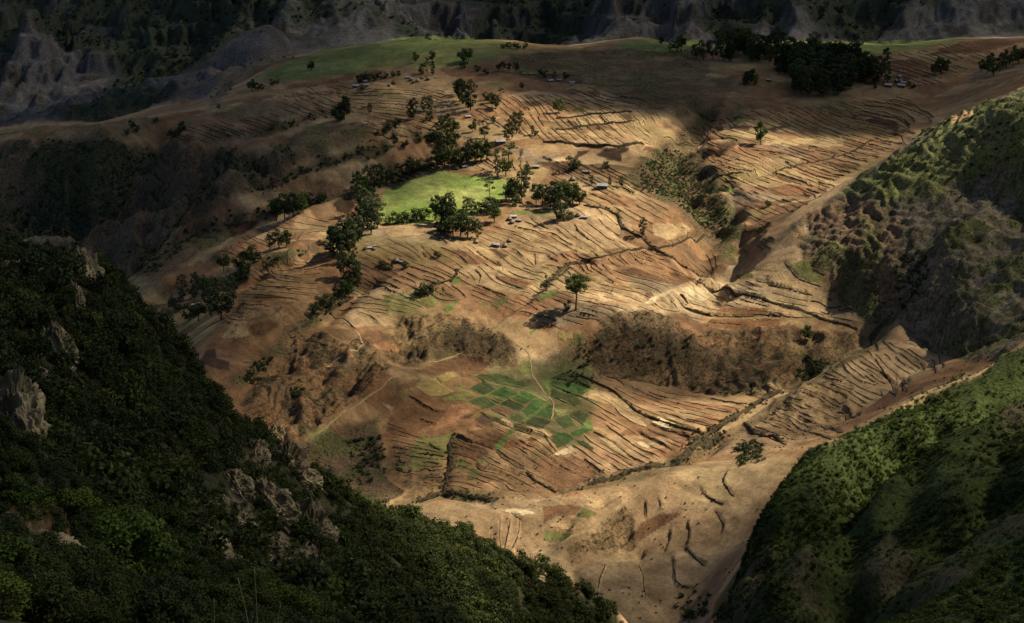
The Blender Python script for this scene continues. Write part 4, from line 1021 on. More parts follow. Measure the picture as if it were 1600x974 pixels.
def tree_kind(kind, seed):
    """trunk and crown meshes of a tree one unit tall"""
    rng = np.random.default_rng(1000 + seed)
    bend = rng.normal(size=2) * 0.03
    if kind == "tall":              # slim eucalyptus
        path = [(0, 0, -0.06), (bend[0] * .3, bend[1] * .3, 0.3), (bend[0], bend[1], 0.65), (bend[0] * 1.2, bend[1] * 1.2, 0.93)]
        parts = [tube(path, [0.020, 0.016, 0.011, 0.003])]
        cl = []
        for k in range(19):
            z = 0.13 + 0.81 * (k + rng.uniform(0, 1)) / 19; an = k * 2.4 + rng.uniform(-.5, .5)
            reach = (0.05 + 0.12 * math.sin(math.pi * min(1, (z - 0.12) / 0.9)) ** 0.8) * rng.uniform(0.6, 1.2)
            c = (bend[0] * z + reach * math.cos(an), bend[1] * z + reach * math.sin(an), z)
            cl.append((*c, rng.uniform(0.055, 0.095), rng.uniform(0.05, 0.085)))
            parts.append(tube([(bend[0] * z, bend[1] * z, z - 0.10), c], [0.007, 0.002], 5))
        cl.append((bend[0], bend[1], 0.95, 0.045, 0.06))
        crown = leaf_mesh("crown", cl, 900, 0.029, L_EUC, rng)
    elif kind == "airy":            # thin tree with separate tufts
        path = [(0, 0, -0.06), (0.01, 0, 0.4), (bend[0], bend[1], 0.75), (bend[0], bend[1], 0.96)]
        parts = [tube(path, [0.014, 0.011, 0.007, 0.002])]; cl = []
        for k in range(8):
            z = rng.uniform(0.55, 0.98); an = rng.uniform(0, 6.3); reach = rng.uniform(0.05, 0.2)
            c = (reach * math.cos(an), reach * math.sin(an), z); cl.append((*c, 0.07, 0.045))
            parts.append(tube([(bend[0] * z, bend[1] * z, z - 0.12), c], [0.005, 0.002], 5))
        crown = leaf_mesh("crown", cl, 260, 0.026, L_EUC, rng)
    elif kind == "lone":            # bare trunk, wide rounded crown
        path = [(0, 0, -0.05), (0.0, 0, 0.2), (0.012, 0, 0.45), (0.0, 0.01, 0.7)]
        parts = [tube(path, [0.032, 0.023, 0.018, 0.009], 9)]; cl = []
        for k in range(44):
            an = k * 2.4; t = (k + 0.5) / 44; rr = 0.27 * math.sqrt(t) * rng.uniform(0.85, 1.1)
            z = 0.70 + 0.23 * math.sqrt(max(0, 1 - (rr / 0.36) ** 2)) * rng.uniform(-0.95, 1.0)
            c = (rr * math.cos(an), rr * math.sin(an), z); cl.append((*c, rng.uniform(0.065, 0.095), rng.uniform(0.05, 0.07)))
            if k % 2 == 0: parts.append(tube([(0.01, 0, 0.46), (rr * .4 * math.cos(an), rr * .4 * math.sin(an), 0.58), c], [0.010, 0.006, 0.002], 5))
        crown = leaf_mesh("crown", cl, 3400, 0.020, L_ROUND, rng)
    elif kind == "broad":
        path = [(0, 0, -0.06), (bend[0] * .5, 0, 0.25), (bend[0], bend[1], 0.6)]
        parts = [tube(path, [0.03, 0.022, 0.010])]; cl = []
        for k in range(24):
            d = rng.normal(size=3); d /= np.linalg.norm(d); r = rng.uniform(0.4, 1) ** 0.5
            c = (0.27 * d[0] * r, 0.27 * d[1] * r, 0.54 + 0.34 * d[2] * r)
            cl.append((*c, rng.uniform(0.08, 0.13), rng.uniform(0.07, 0.10)))
            if k % 2 == 0: parts.append(tube([(bend[0] * .7, 0, 0.34), c], [0.010, 0.002], 5))
        crown = leaf_mesh("crown", cl, 1100, 0.034, L_ROUND if seed % 2 else L_EUC, rng)
    elif kind == "bush":            # leafy to the ground
        parts = [tube([(0, 0, -0.1), (bend[0], bend[1], 0.5)], [0.035, 0.012])]; cl = []
        for k in range(12):
            d = rng.normal(size=3); d /= np.linalg.norm(d)
            c = (0.30 * d[0], 0.30 * d[1], 0.45 + 0.32 * d[2]); cl.append((*c, rng.uniform(0.13, 0.2), rng.uniform(0.11, 0.17)))
            parts.append(tube([(0, 0, 0.1), c], [0.012, 0.003], 5))
        crown = leaf_mesh("crown", cl, 520, 0.05, L_ROUND if seed % 2 else L_EUC, rng)
    v, f = join(parts)
    return np_mesh("trunk", v, f, M_BARK), crown

KINDS = {k: [tree_kind(k, 10 * i + j) for j in range(n)] for i, (k, n) in enumerate([("tall", 6), ("broad", 5), ("bush", 4), ("lone", 1), ("airy", 2)])}
WORD = {"tall": "slim eucalyptus", "broad": "leafy tree", "bush": "bushy tree", "lone": "big round-crowned tree", "airy": "thin wispy tree"}
ORD = ["leftmost", "second", "third", "fourth", "fifth", "sixth", "seventh", "eighth", "ninth", "tenth", "eleventh", "twelfth", "thirteenth", "fourteenth", "fifteenth", "sixteenth", "seventeenth", "eighteenth", "nineteenth", "twentieth"]
def nth(i):
    if i < 20: return ORD[i] + ("" if i == 0 else " from left")
    return f"{i + 1}{'st' if (i + 1) % 10 == 1 and i != 10 else 'nd' if (i + 1) % 10 == 2 else 'rd' if (i + 1) % 10 == 3 else 'th'} from left"

def plant_tree(px, py, hpx, kind, label, group, wide=1.0):
    p = hit(px, py)
    H = hpx * np.linalg.norm(p) / FPX / 0.95
    tr, cr = random.choice(KINDS[kind])
    root = tag(link("lone_tree" if kind == "lone" else {"tall": "eucalyptus_tree", "broad": "broadleaf_tree", "bush": "bushy_tree", "airy": "slender_tree"}[kind], None), label, "tree", group)
    root.empty_display_size = 1
    root.location = (p[0], p[1], p[2] + CAMZ)
    root.rotation_euler = (random.gauss(0, .02), random.gauss(0, .02), random.uniform(0, 6.28))
    root.scale = (H * wide * random.uniform(.9, 1.15),) * 2 + (H,)
    link("trunk", tr, root); link("crown", cr, root)
    return root

def grove(phrase, group, txt, default="tall"):
    """each entry: base pixel x, y, height in pixels, optional kind letter and width"""
    rows_ = []
    for q in txt.split(","):
        v = q.split(); k = default; w = 1.0
        if len(v) > 3: k = {"t": "tall", "b": "broad", "s": "bush", "a": "airy", "l": "lone"}[v[3]]
        if len(v) > 4: w = float(v[4])
        rows_.append((float(v[0]), float(v[1]), float(v[2]), k, w))
    rows_.sort()
    for i, (x, y, h, k, w) in enumerate(rows_):
        lb = f"{WORD[k]}, {nth(i)} {phrase}" if len(rows_) > 1 else f"{WORD[k]} {phrase}"
        plant_tree(x, y, h, k, lb, group, w)

grove("standing alone on the sunlit terraces", "single trees in the fields", "900 485 58 l")
grove("beside the trunk of the big round-crowned tree", "single trees in the fields", "887 487 21 s .8")
grove("standing alone below the hedged ditch bend", "single trees in the fields", "1004 370 30 t 1.1")
grove("on a dark plot left of the huts", "single trees in the fields", "684 403 15 s .9")
grove("alone above the striped terraces at right", "single trees in the fields", "1188 227 40 b .85")
grove("alone on the upper fields under the hillside hamlet", "single trees in the fields", "815 141 13 b .8")
grove("with a lit top on the upper fields", "single trees in the fields", "873 176 26 s .9")
grove("of the bushes on the sunlit lower terraces", "bushes in the fields", "655 463 27 s,668 460 20 s,677 457 19 s", "bush")
grove("on the brink of the eroded gully", "single trees in the fields", "855 452 15 s")
grove("on the wooded left rim of the green pasture", "trees around the green pasture", "557 306 38,566 303 36 b,576 298 38,585 297 40,594 294 38,604 291 34 b,625 286 30,634 280 28 b,643 275 30,650 268 22 s,660 266 22 s,670 264 22 s")
grove("in the thick wood above the green pasture", "trees around the green pasture", "684 264 38 b,695 263 34 b,706 262 32 b,718 262 32 b,730 258 36 b,742 256 40 b,752 253 38 b,760 250 32 b,689 256 34,712 254 32,736 250 34")
grove("in the tall wood left of the lower huts", "trees around the green pasture", "560 378 56,580 365 52,590 356 45,570 345 50,582 338 46,564 335 45,522 405 52,532 400 56 b,545 398 56,555 385 50 b,519 385 32,538 440 46,548 445 48 b,560 448 40,543 460 30 s,530 470 26 s,500 485 26 s,490 490 20 s,512 480 25 s,535 414 32,575 356 48 b,552 412 34")
grove("of the clump on the bare left slope", "trees on the left slope", "422 390 26 b,436 388 33 b,448 386 30 b")
grove("of the row along the left ravine", "trees on the left slope", "428 340 30 s,432 345 40 b,445 342 42 b,458 338 38 b,470 330 34 s,485 322 24 s,500 318 22 s")
grove("of the trees on the grassy left spur", "trees on the left slope", "350 425 32 b,375 420 28 s,388 415 30 b,398 410 30 s,382 440 36,372 440 28 s")
grove("in the dark grove at the canyon edge", "trees on the left slope", "285 470 40,305 470 45,318 460 32 b,330 495 45,345 500 50 b,355 480 45,365 470 40,275 485 30 s,310 502 35 b,296 502 30 s,340 470 36,325 480 38")
grove("of the hedge under the green pasture", "trees around the green pasture", "608 352 19 s,618 350 23 s,628 349 20 s,640 348 23 s,652 346 25 s,662 344 24 s", "bush")
grove("in the clump under the pasture beside the brown huts", "trees around the green pasture", "680 345 40,690 350 48 b,700 352 52,712 362 46 b,720 370 44 b,708 372 40 b,730 374 42 b,695 365 35 s")
grove("of the trees along the pasture fence", "trees around the green pasture", "728 338 30,738 336 26,748 332 20 s,765 330 24 s 1.3,773 331 22 s,772 349 30 b,747 374 31 t 1.1")
grove("against the bright pasture by the fence huts", "trees around the green pasture", "766 319 38 a 1.2")
grove("of the trees right of the green pasture", "trees around the green pasture", "795 318 36 b,805 320 42 b,815 312 46,822 300 42,806 323 22 s,800 312 38 b")
grove("above the right end of the pasture", "trees around the green pasture", "778 277 30,785 270 38 a 1.4,795 265 42 a 1.6,790 276 32 b,777 262 26 a")
grove("in the big clump right of the pasture", "trees right of the pasture", "838 318 34 b,848 322 38 b,860 325 40 b,872 328 42 b,884 324 42 b,895 318 36 b,872 346 32,880 346 30 s,890 344 16 s,868 318 38 b,880 312 36 b")
grove("spreading at the right end of the big clump", "trees right of the pasture", "906 320 30 b 1.3")
grove("of the small trees behind the tin barn", "trees right of the pasture", "893 265 25 s 1.2,901 263 18 s,925 289 15 t 1.2,953 291 15 t 1.1,971 292 17 t 1.1,946 264 14 s")
grove("in the fields under the upper left hamlet", "trees of the upper fields", "538 187 38 b,528 189 28 s,578 178 17 t 1.1,645 188 34,641 186 28,662 176 25,672 174 25,671 189 18 s,608 203 18 s,618 199 19 s,600 210 14 s")
grove("above the hamlet on the pasture slope", "trees of the upper fields", "650 98 18 b,675 98 20 b,668 114 24 a 1.2,661 116 18 s,676 118 22,722 100 27 b,732 97 24 b,725 107 16 s,745 112 12 s,760 116 12 s")
grove("in the dense clump amid the upper fields", "trees of the upper fields", "718 158 34,722 163 38,728 168 40,735 173 46,714 150 26 b")
grove("in the loose clump beside the pale field", "trees of the upper fields", "760 156 15 s,766 161 18 s,769 168 24 a 1.3,775 171 25 b,783 159 22 a 1.2")
grove("of the scattered trees in the middle fields", "trees of the upper fields", "771 193 13 b,792 219 26,800 217 36,807 208 32,812 200 26,832 211 15 t 1.1,838 213 11 s")
grove("in the straggling wood under the upper fields", "trees of the upper fields", "656 221 17 s,672 223 22 s,680 219 27,690 217 32,700 217 38,708 214 32 b,695 207 26,710 223 22 s,738 207 18 b,742 205 20,750 212 24 a 1.2,757 216 22 b,684 228 24 s,700 232 26 b")
grove("along the ravine under the straggling wood", "trees of the upper fields", "616 229 21 b,632 230 15 s,602 238 14 s,588 212 10 s,590 244 10 s,575 250 9 s,480 270 10 s,472 272 11 b")
grove("among the huts of the upper left hamlet", "hamlet trees", "562 129 15 s,568 127 16 s,575 126 17 s,585 126 14 s,594 124 13 s,602 123 12 s,613 121 11 s,622 119 10 s", "bush")
grove("behind the hillside hamlet", "hamlet trees", "779 112 14 b,786 111 17 b,795 112 15 b,806 109 13 s,845 118 13 s,853 122 14 s,866 121 12 s,884 126 14 b", "bush")
grove("on the distant pasture at left", "far trees", "487 110 15 b,482 110 10 b,393 142 19,402 141 14 s,409 141 12 s,425 133 11 s,434 132 9 s", "broad")
grove("on the left plateau above the cliffs", "far trees", "284 205 18 s,278 212 14 s,270 216 18 s,243 192 11 s,341 170 9 s,205 200 14 s,212 207 15 s,198 212 12 s", "bush")
grove("on the plateau edge before the mountain wall", "far trees", "1033 71 15 b,1058 82 24 b,1064 81 28,1048 78 12 s,786 77 11 s,795 76 12 s,808 77 14 s,820 76 12 s", "broad")
grove("of the umbrella-shaped trees by the plateau track", "far trees", "1461 118 23 b,1470 117 28 b 1.2,1479 114 22 b", "broad")
grove("in the dark copse at the right edge", "far trees", "1534 112 20 b,1542 116 26 b,1552 118 28 b,1562 112 26 b,1572 108 26 b,1582 104 26 b,1592 100 26 b,1600 98 24 b,1548 104 22 b,1568 98 22 b,1586 92 22 b", "broad")
grove("beside the striped terraces near the ravine", "single trees in the fields", "1200 323 14 s,1258 530 22 s 1.2,1262 520 14 s")
# the village wood: rows of tall trees, each its own
vw = []
rv = random.Random(5)
for (x0, x1, ya, yb, nn, h0, h1) in [(1085, 1140, 78, 96, 10, 16, 26), (1135, 1216, 76, 98, 20, 26, 40), (1216, 1342, 92, 122, 30, 34, 46), (1240, 1330, 124, 152, 24, 34, 48), (1340, 1388, 112, 132, 12, 24, 38), (1160, 1182, 128, 136, 5, 16, 26), (1215, 1245, 108, 122, 7, 14, 22), (1120, 1150, 64, 72, 6, 14, 24), (1150, 1175, 60, 70, 6, 18, 26), (1345, 1440, 128, 140, 6, 5, 8)]:
    for k in range(nn):
        x = x0 + (x1 - x0) * (k + rv.uniform(0.1, 0.9)) / nn; y = rv.uniform(ya, yb)
        vw.append((x, y, rv.uniform(h0, h1), rv.choice(["tall", "tall", "broad"]) if h1 > 20 else "bush"))
vw.sort()
for i, (x, y, h, k) in enumerate(vw):
    plant_tree(x, y, h, k, f"{WORD[k]}, {nth(i)} in the dark village wood on the plateau", "trees of the village wood", 1.15)

# ------------------------------------------------------------------ huts
M_TIN = soil_mat("weathered_tin_roof", (0.26, 0.25, 0.25), (0.55, 0.55, 0.56), 1.2, 0.01)
M_TIN.node_tree.nodes["Principled BSDF"].inputs["Roughness"].default_value = 0.5
M_THATCH = soil_mat("grey_thatch", (0.20, 0.155, 0.11), (0.38, 0.31, 0.23), 3.0, 0.05)
M_THATCHD = soil_mat("dark_thatch", (0.07, 0.05, 0.038), (0.14, 0.10, 0.07), 3.0, 0.05)
M_MUD = soil_mat("mud_wall", (0.09, 0.065, 0.045), (0.17, 0.12, 0.08), 2.0, 0.03)
M_DOOR = soil_mat("door_wood", (0.03, 0.022, 0.016), (0.07, 0.05, 0.035), 4.0, 0.01)
def hut_round(dark):
    k = 16; an = np.arange(k) * 2 * math.pi / k; c, s = np.cos(an), np.sin(an)
    ring = lambda r, z: np.stack([r * c, r * s, np.full(k, z)], 1)
    def lathe(prof):
        V = np.concatenate([ring(r, z) for r, z in prof]); F = []
        for i in range(len(prof) - 1):
            for j in range(k):
                j2 = (j + 1) % k; F.append((i * k + j, i * k + j2, (i + 1) * k + j2, (i + 1) * k + j))
        return V, np.array(F)
    wall = np_mesh("wall", *lathe([(0.40, -0.3), (0.40, 0.36)]), M_MUD)
    roof = np_mesh("roof", *lathe([(0.44, 0.30), (0.55, 0.27), (0.40, 0.45), (0.20, 0.68), (0.07, 0.80), (0.055, 0.86), (0.03, 0.88), (0.002, 0.93)]), M_THATCHD if dark else M_THATCH)
    v, f = box(-0.075, 0.075, -0.43, -0.37, 0.0, 0.30)
    return [("wall", wall), ("roof", roof), ("door", np_mesh("door", v, f, M_DOOR, False))]
def box(x0, x1, y0, y1, z0, z1):
    v = np.array([(x, y, z) for x in (x0, x1) for y in (y0, y1) for z in (z0, z1)], float)
    f = np.array([(0, 1, 3, 2), (4, 6, 7, 5), (0, 4, 5, 1), (2, 3, 7, 6), (0, 2, 6, 4), (1, 5, 7, 3)])
    return v, f
def hut_tin():
    v = np.array([(-.5, -.3, -.3), (.5, -.3, -.3), (.5, .3, -.3), (-.5, .3, -.3), (-.5, -.3, .34), (.5, -.3, .34), (.5, .3, .34), (-.5, .3, .34), (-.5, 0, .50), (.5, 0, .50)])
    f = [(0, 1, 5, 4), (2, 3, 7, 6), (1, 2, 6, 5), (3, 0, 4, 7), (4, 8, 7, 7), (5, 6, 9, 9)]
    wall = bpy.data.meshes.new("wall"); wall.from_pydata(v.tolist(), [], [tuple(dict.fromkeys(q)) for q in f]); wall.materials.append(M_MUD)
    parts = []
    for s in (-1, 1):
        n_ = 15; xs = np.linspace(-.56, .56, n_); V = []; F = []
        for i, x in enumerate(xs):
            r = 0.008 if i % 2 else 0.0
            V += [(x, s * -0.01, .535 + r), (x, s * .38, .335 + r), (x, s * .38, .318 + r), (x, s * -0.01, .515 + r)]
        for i in range(n_ - 1):
            a, b = 4 * i, 4 * i + 4
            F += [(a, a + 1, b + 1, b), (a + 1, a + 2, b + 2, b + 1), (a + 2, a + 3, b + 3, b + 2)]
        parts.append((np.array(V), np.array(F)))
    V, F = join(parts)
    roof = np_mesh("roof", V, F, M_TIN, False)
    d = np_mesh("door", *box(-0.07, 0.07, -0.325, -0.28, 0, .26), M_DOOR, False)
    w_ = np_mesh("window", *box(0.22, 0.33, -0.32, -0.28, .13, .23), M_DOOR, False)
    return [("wall", wall), ("roof", roof), ("door", d), ("window", w_)]
HUT = {"c": hut_round(False), "d": hut_round(True), "t": hut_tin()}
HWORD = {"c": "pale thatched round hut", "d": "dark thatched round hut", "t": "tin-roofed mud house"}
def hamlet(phrase, txt):
    rows_ = sorted((float(v[0]), float(v[1]), float(v[2]), v[3]) for v in (q.split() for q in txt.split(",")))
    for i, (x, y, w, k) in enumerate(rows_):
        p = hit(x, y + w * 0.25)
        S = max(w * np.linalg.norm(p) / FPX, 1.3) * (0.95 if k == "t" else 1.0)
        lb = f"{HWORD[k]}, {nth(i)} {phrase}" if len(rows_) > 1 else f"{HWORD[k]} {phrase}"
        root = tag(link("round_hut" if k in "cd" else "tin_roof_house", None), lb, "hut" if k in "cd" else "house", "huts and houses of the valley")
        root.location = (p[0], p[1], p[2] + CAMZ); root.scale = (S, S, S * 0.95)
        root.rotation_euler = (0, 0, random.uniform(-.5, .5))
        for nm, me in HUT[k]: link(nm, me, root)
hamlet("in the upper left hamlet", "570.6 127 7 t,573 133 8 t,557 134 11 t,567 137 10 d,637 121 7 t,642 124 8 c,652 126 7 c,660 122 6 c,669 123 8 c,680 121 4 t,645 129 5 d,615 130 8 d,608 133 5 c")
hamlet("in the hillside hamlet", "819 115 5 t,828 116 7 c,836 116 5 c,860 126 8 t,874 125 8 t,894 129 8 t,893 132 6 t")
hamlet("on a track amid the upper fields", "731 182 9 t")
hamlet("at the foot of the straggling wood", "782 221 15 t")
hamlet("on the top edge of the pasture", "617 283 10 c,714 263 8 c,725 260 8 t")
hamlet("scattered above the big clump of trees", "838 260 10 t,915 268 9 t,921 269 7 c,895 280 10 c,941 290 17 t,873 291 9 t,874 296 6 t")
hamlet("at the pasture fence", "766 320 8 t,772 315 7 c,791 313 7 c,797 315 6 d,784 316 5 d")
hamlet("in the compound below the pasture", "802 338 10 t,796 342 8 c,800 347 9 c,811 344 9 t")
hamlet("below the spreading tree", "913 339 10 t,902 337 8 d")
hamlet("in the row above the dark plots", "744 378 8 c,776 382 13 t,789 384 10 c,796 376 8 c,770 384 7 d")
hamlet("in the clump under the pasture", "682 352 9 d,686 358 7 d")
hamlet("beside the tall wood", "577 387 8 t,584 389 7 c,570 389 6 d,585 384 6 t")
hamlet("behind low bushes on the lower terraces", "619 407 11 c,628 409 7 t")
hamlet("in the village wood", "1214 92 9 t,1201.6 125 8 t,1242.5 122 6 t,1231 113 5 c,1271 106 5 t,1283 112 5 t")
hamlet("in the village right of the dark wood", "1390 119 7 t,1405 119 6 t,1403 126 9 t,1411 129 8 t,1388 133 11 t,1408.5 133.5 11 t,1428.6 132.5 6 t,1406 111 4 t,1413 112 4 t,1361 122 4 t")
hamlet("in the dark grove at the canyon edge", "303 476 7 t,309 474 6 t")
grove("of the bushes around the two lower huts", "hamlet trees", "597 418 14 s,604 421 15 s,611 422 12 s,630 421 15 s,636 419 10 s", "bush")

# ------------------------------------------------------------------ thickets, heath and scrub (uncountable: one mass each)
HID = bpy.data.collections.new("plant_sources")        # sources of the masses, not in the scene itself
def source(name, me):
    o = bpy.data.objects.new(name, me); HID.objects.link(o); return o
def shrub_set(name, mat, n_, leaf_n, size, flat=0.8):
    cl = bpy.data.collections.new(name); HID.children.link(cl)
    for i in range(n_):
        rng = np.random.default_rng(hash_name(name) + i)
        cs = [(0, 0, 0.42 * flat, 0.36, 0.34 * flat)]
        for k in range(7):
            an = k * 0.9 + rng.uniform(-.3, .3); r = rng.uniform(0.15, 0.34)
            cs.append((r * math.cos(an), r * math.sin(an), rng.uniform(0.25, 0.75) * flat, rng.uniform(0.14, 0.24), rng.uniform(0.12, 0.22) * flat))
        me = leaf_mesh(f"{name}_{i}", cs, leaf_n, size, mat, rng)
        o = bpy.data.objects.new(f"{name}_{i}", me); cl.objects.link(o)
    return cl
def hash_name(s): return sum(ord(c) * (i + 3) for i, c in enumerate(s)) % 9973

def scatter(name, pos, scl, coll, label, cat=None):
    """one mass of plants: instances of a source set on points"""
    n_ = len(pos)
    me = bpy.data.meshes.new(name); me.vertices.add(n_); me.vertices.foreach_set("co", np.asarray(pos, np.float32).ravel())
    a = me.attributes.new("sc", 'FLOAT', 'POINT'); a.data.foreach_set("value", np.asarray(scl, np.float32))
    a = me.attributes.new("rz", 'FLOAT', 'POINT'); a.data.foreach_set("value", RNG.uniform(0, 6.28, n_).astype(np.float32))
    o = tag(link(name, me), label, cat, None, "stuff")
    g = bpy.data.node_groups.new(name, 'GeometryNodeTree')
    g.interface.new_socket("Geometry", in_out='INPUT', socket_type='NodeSocketGeometry')
    g.interface.new_socket("Geometry", in_out='OUTPUT', socket_type='NodeSocketGeometry')
    N = g.nodes; Lk = g.links
    gi = N.new("NodeGroupInput"); go = N.new("NodeGroupOutput")
    ci = N.new("GeometryNodeCollectionInfo"); ci.inputs["Collection"].default_value = coll
    ci.inputs["Separate Children"].default_value = True; ci.inputs["Reset Children"].default_value = True
    ip = N.new("GeometryNodeInstanceOnPoints"); ip.inputs["Pick Instance"].default_value = True
    def attr(nm):
        q = N.new("GeometryNodeInputNamedAttribute"); q.data_type = 'FLOAT'; q.inputs["Name"].default_value = nm; return q.outputs["Attribute"]
    cr = N.new("ShaderNodeCombineXYZ"); Lk.new(attr("rz"), cr.inputs[2])
    e2r = N.new("FunctionNodeEulerToRotation"); Lk.new(cr.outputs[0], e2r.inputs[0])
    Lk.new(gi.outputs[0], ip.inputs["Points"]); Lk.new(ci.outputs[0], ip.inputs["Instance"])
    Lk.new(e2r.outputs[0], ip.inputs["Rotation"]); Lk.new(attr("sc"), ip.inputs["Scale"])
    Lk.new(ip.outputs[0], go.inputs[0])
    md = o.modifiers.new("plants", 'NODES'); md.node_group = g
    return o

AREA = (np.linalg.norm(np.cross(GW[:-1, 1:] - GW[:-1, :-1], GW[1:, :-1] - GW[:-1, :-1]), axis=-1))
VIS = (np.abs(PXv[:-1, :-1] - 800) < 1000) & (PYv[:-1, :-1] > -60) & (PYv[:-1, :-1] < 1120)
def sample(density, seed=0):
    """points on the ground; density = plants per square metre on the grid"""
    d = density[:-1, :-1] * AREA * VIS
    cnt = RNG.poisson(d)
    i, j = np.nonzero(cnt)
    rep = np.repeat(np.arange(len(i)), cnt[i, j]); i, j = i[rep], j[rep]
    a = RNG.random(len(i))[:, None]; b = RNG.random(len(i))[:, None]
    p = (GW[i, j] * (1 - a) + GW[i, j + 1] * a) * (1 - b) + (GW[i + 1, j] * (1 - a) + GW[i + 1, j + 1] * a) * b
    return p
S_FOREST = shrub_set("thicket_shrub", L_FOREST, 6, 420, 0.052, 1.05)
S_HILL = shrub_set("heath_shrub", L_HILL, 5, 200, 0.075, 0.8)
S_SCRUB = shrub_set("scrub_tuft", L_SCRUB, 5, 110, 0.095, 0.7)
S_FAR = shrub_set("far_bush", L_EUC, 4, 80, 0.13, 0.9)

rockm = np.zeros((NY, NU))
for pl, a, b in [("-20 590,40 570,75 640,60 730,0 760,-30 700", 60, 330), ("60 388,130 385,150 430,140 500,95 590,60 590,80 520,110 470,70 430", 120, 330),
                 ("0 425,60 415,50 440,0 450", 120, 330), ("300 790,350 730,400 690,450 690,500 760,520 800,505 880,470 930,400 940,350 900,300 880,270 840", 90, 420),
                 ("0 812,95 812,120 850,100 880,0 850", 60, 120), ("140 905,240 905,250 940,150 950", 50, 110)]:
    rockm = np.maximum(rockm, zone(P(pl), a, b, 1))
gap = sstep(-0.25, 0.05, fbm(GX, GY, 12, 3, 201))
far = sstep(105, 165, GY)
dF = Z_FOREST * (1 - 0.75 * np.clip(rockm, 0, 1)) * (GY < 478) * (0.55 + 0.45 * gap)
p1 = sample(dF * far * 0.5)
s1 = (1.1 + 2.6 * RNG.random(len(p1)) ** 2.0 + 2.2 * (RNG.random(len(p1)) > 0.94)) * (0.8 + 0.45 * vnoise(p1[:, 0] / 15, p1[:, 1] / 15, 203))
scatter("thicket", p1 - [0, 0, .15], s1, S_FOREST, "dense dark green thicket covering the foreground slope at left", "thicket")
hn = fbm(GX, GY, 18, 4, 205)
dH = Z_RIGHT * (GY > 70) * (GY < 545) * (0.12 + 0.88 * sstep(-0.2, 0.2, hn)) * (1 - 0.7 * sstep(0.15, 0.35, fbm(GX, GY, 26, 6, 87, 0.6)))
p2 = sample(dH * 1.5)
s2 = (0.35 + 1.1 * RNG.random(len(p2)) ** 2.5) * (0.75 + 0.5 * vnoise(p2[:, 0] / 10, p2[:, 1] / 10, 207))
scatter("heath", p2 - [0, 0, .1], s2, S_HILL, "green heath shrubs covering the hillside at right", "heath")
dR = Z_ROCKY * (0.05 + 0.95 * sstep(-0.1, 0.2, fbm(GX, GY, 20, 6, 83, 0.7))) * 0.22 + (zone(P('905 540,945 508,985 504,1030 510,1080 528,1090 562,1040 590,985 596,930 588'), 700, 860, 2) + zone(P('690 518,740 506,805 535,815 562,760 568,715 555,680 545'), 700, 860, 2)) * 0.16 + Z_ERODE * (0.05 + 0.5 * sstep(0.0, 0.35, fbm(GX, GY, 7, 3, 82)) + 0.5 * RISER) * 0.12 + Z_SCRUB * (0.05 + 0.5 * sstep(-0.1, 0.3, grassy)) * 0.30 + Z_FIELD * (GY < 690) * 0.06 * sstep(-0.3, 0.4, fbm(GX, GY, 30, 3, 211)) + Z_FIELD * sstep(0.5, 0.65, fbm(GX, GY, 25, 4, 209)) * 0.05 * (GY < 1000)
p3 = sample(dR)
s3 = 0.3 + 0.9 * RNG.random(len(p3)) ** 2.2
hp = []
for q, dens, w in HEDGE_PTS:
    for x, y in q:
        for _ in range(RNG.poisson(dens * 1.0)):
            hp.append((x + RNG.normal() * w * 0.9, y + RNG.normal() * w * 0.9))
hp = np.array(hp); hz = ground(hp[:, 0], hp[:, 1]) + CAMZ
p3 = np.concatenate([p3, np.column_stack([hp, hz])]); s3 = np.concatenate([s3, RNG.uniform(0.6, 1.9, len(hp))])
scatter("scrub", p3 - [0, 0, .06], s3, S_SCRUB, "low dry scrub on bluffs, gullies and ditch banks", "scrub")
gl = np.zeros((NY, NU))
for pl, a, b, k in [("1000 262,1050 232,1090 260,1120 300,1150 350,1130 380,1090 350,1050 310,1000 300", 850, 1100, 2.4), ("1240 590,1262 560,1290 570,1280 590,1250 600", 730, 800, 1.5), ("920 540,960 515,1030 525,1080 540,1070 570,1000 585,940 575", 740, 830, .1),
                    ("1390 430,1420 390,1450 400,1440 470,1410 490", 780, 860, 1.0), ("1440 200,1600 150,1700 130,1700 300,1600 260,1500 320,1440 260,1400 270", 700, 960, .22), ("480 500,520 470,545 455,540 470,500 505", 760, 860, 1.0),
                    ("380 590,400 565,425 560,410 590,385 605", 700, 780, 1.2), ("455 620,470 598,480 600,465 625", 700, 780, 1.2), ("1150 700,1190 690,1190 720,1150 730", 640, 700, .8), ("540 690,600 680,600 740,560 760", 640, 740, .7),
                    ("880 610,900 545,930 540,920 580", 740, 830, .6), ("200 420,260 370,330 345,400 335,390 350,300 375,240 430", 860, 1010, .5), ("390 300,450 270,520 247,590 224,592 232,530 256,460 282,410 304", 950, 1150, .55), ("320 365,380 342,430 325,500 308,520 306,520 314,450 335,390 352", 850, 1080, .5), ("300 445,380 426,425 398,475 392,480 400,430 412,390 438", 800, 960, .4), ("400 205,480 182,510 172,520 184,440 205", 1050, 1230, .4), ("1050 925,1100 930,1110 970,1060 974", 560, 600, 1.0)]:
    gl = np.maximum(gl, zone(P(pl), a, b, 1) * k)
dB = gl * 0.24 + Z_RIGHT * (GY > 250) * (GY < 540) * sstep(0.1, 0.35, fbm(GX, GY, 30, 4, 213)) * 0.05 + Z_CLIFF * (0.02 + 0.98 * sstep(-0.12, 0.2, fbm(GX, GY, 24, 6, 84, 0.65))) * 0.085 + Z_MOUNT * sstep(-0.05, 0.25, fbm(GX, GY, 90, 5, 86)) * 0.022 * (GY < 1750) + knob * 0.01
p4 = sample(dB)
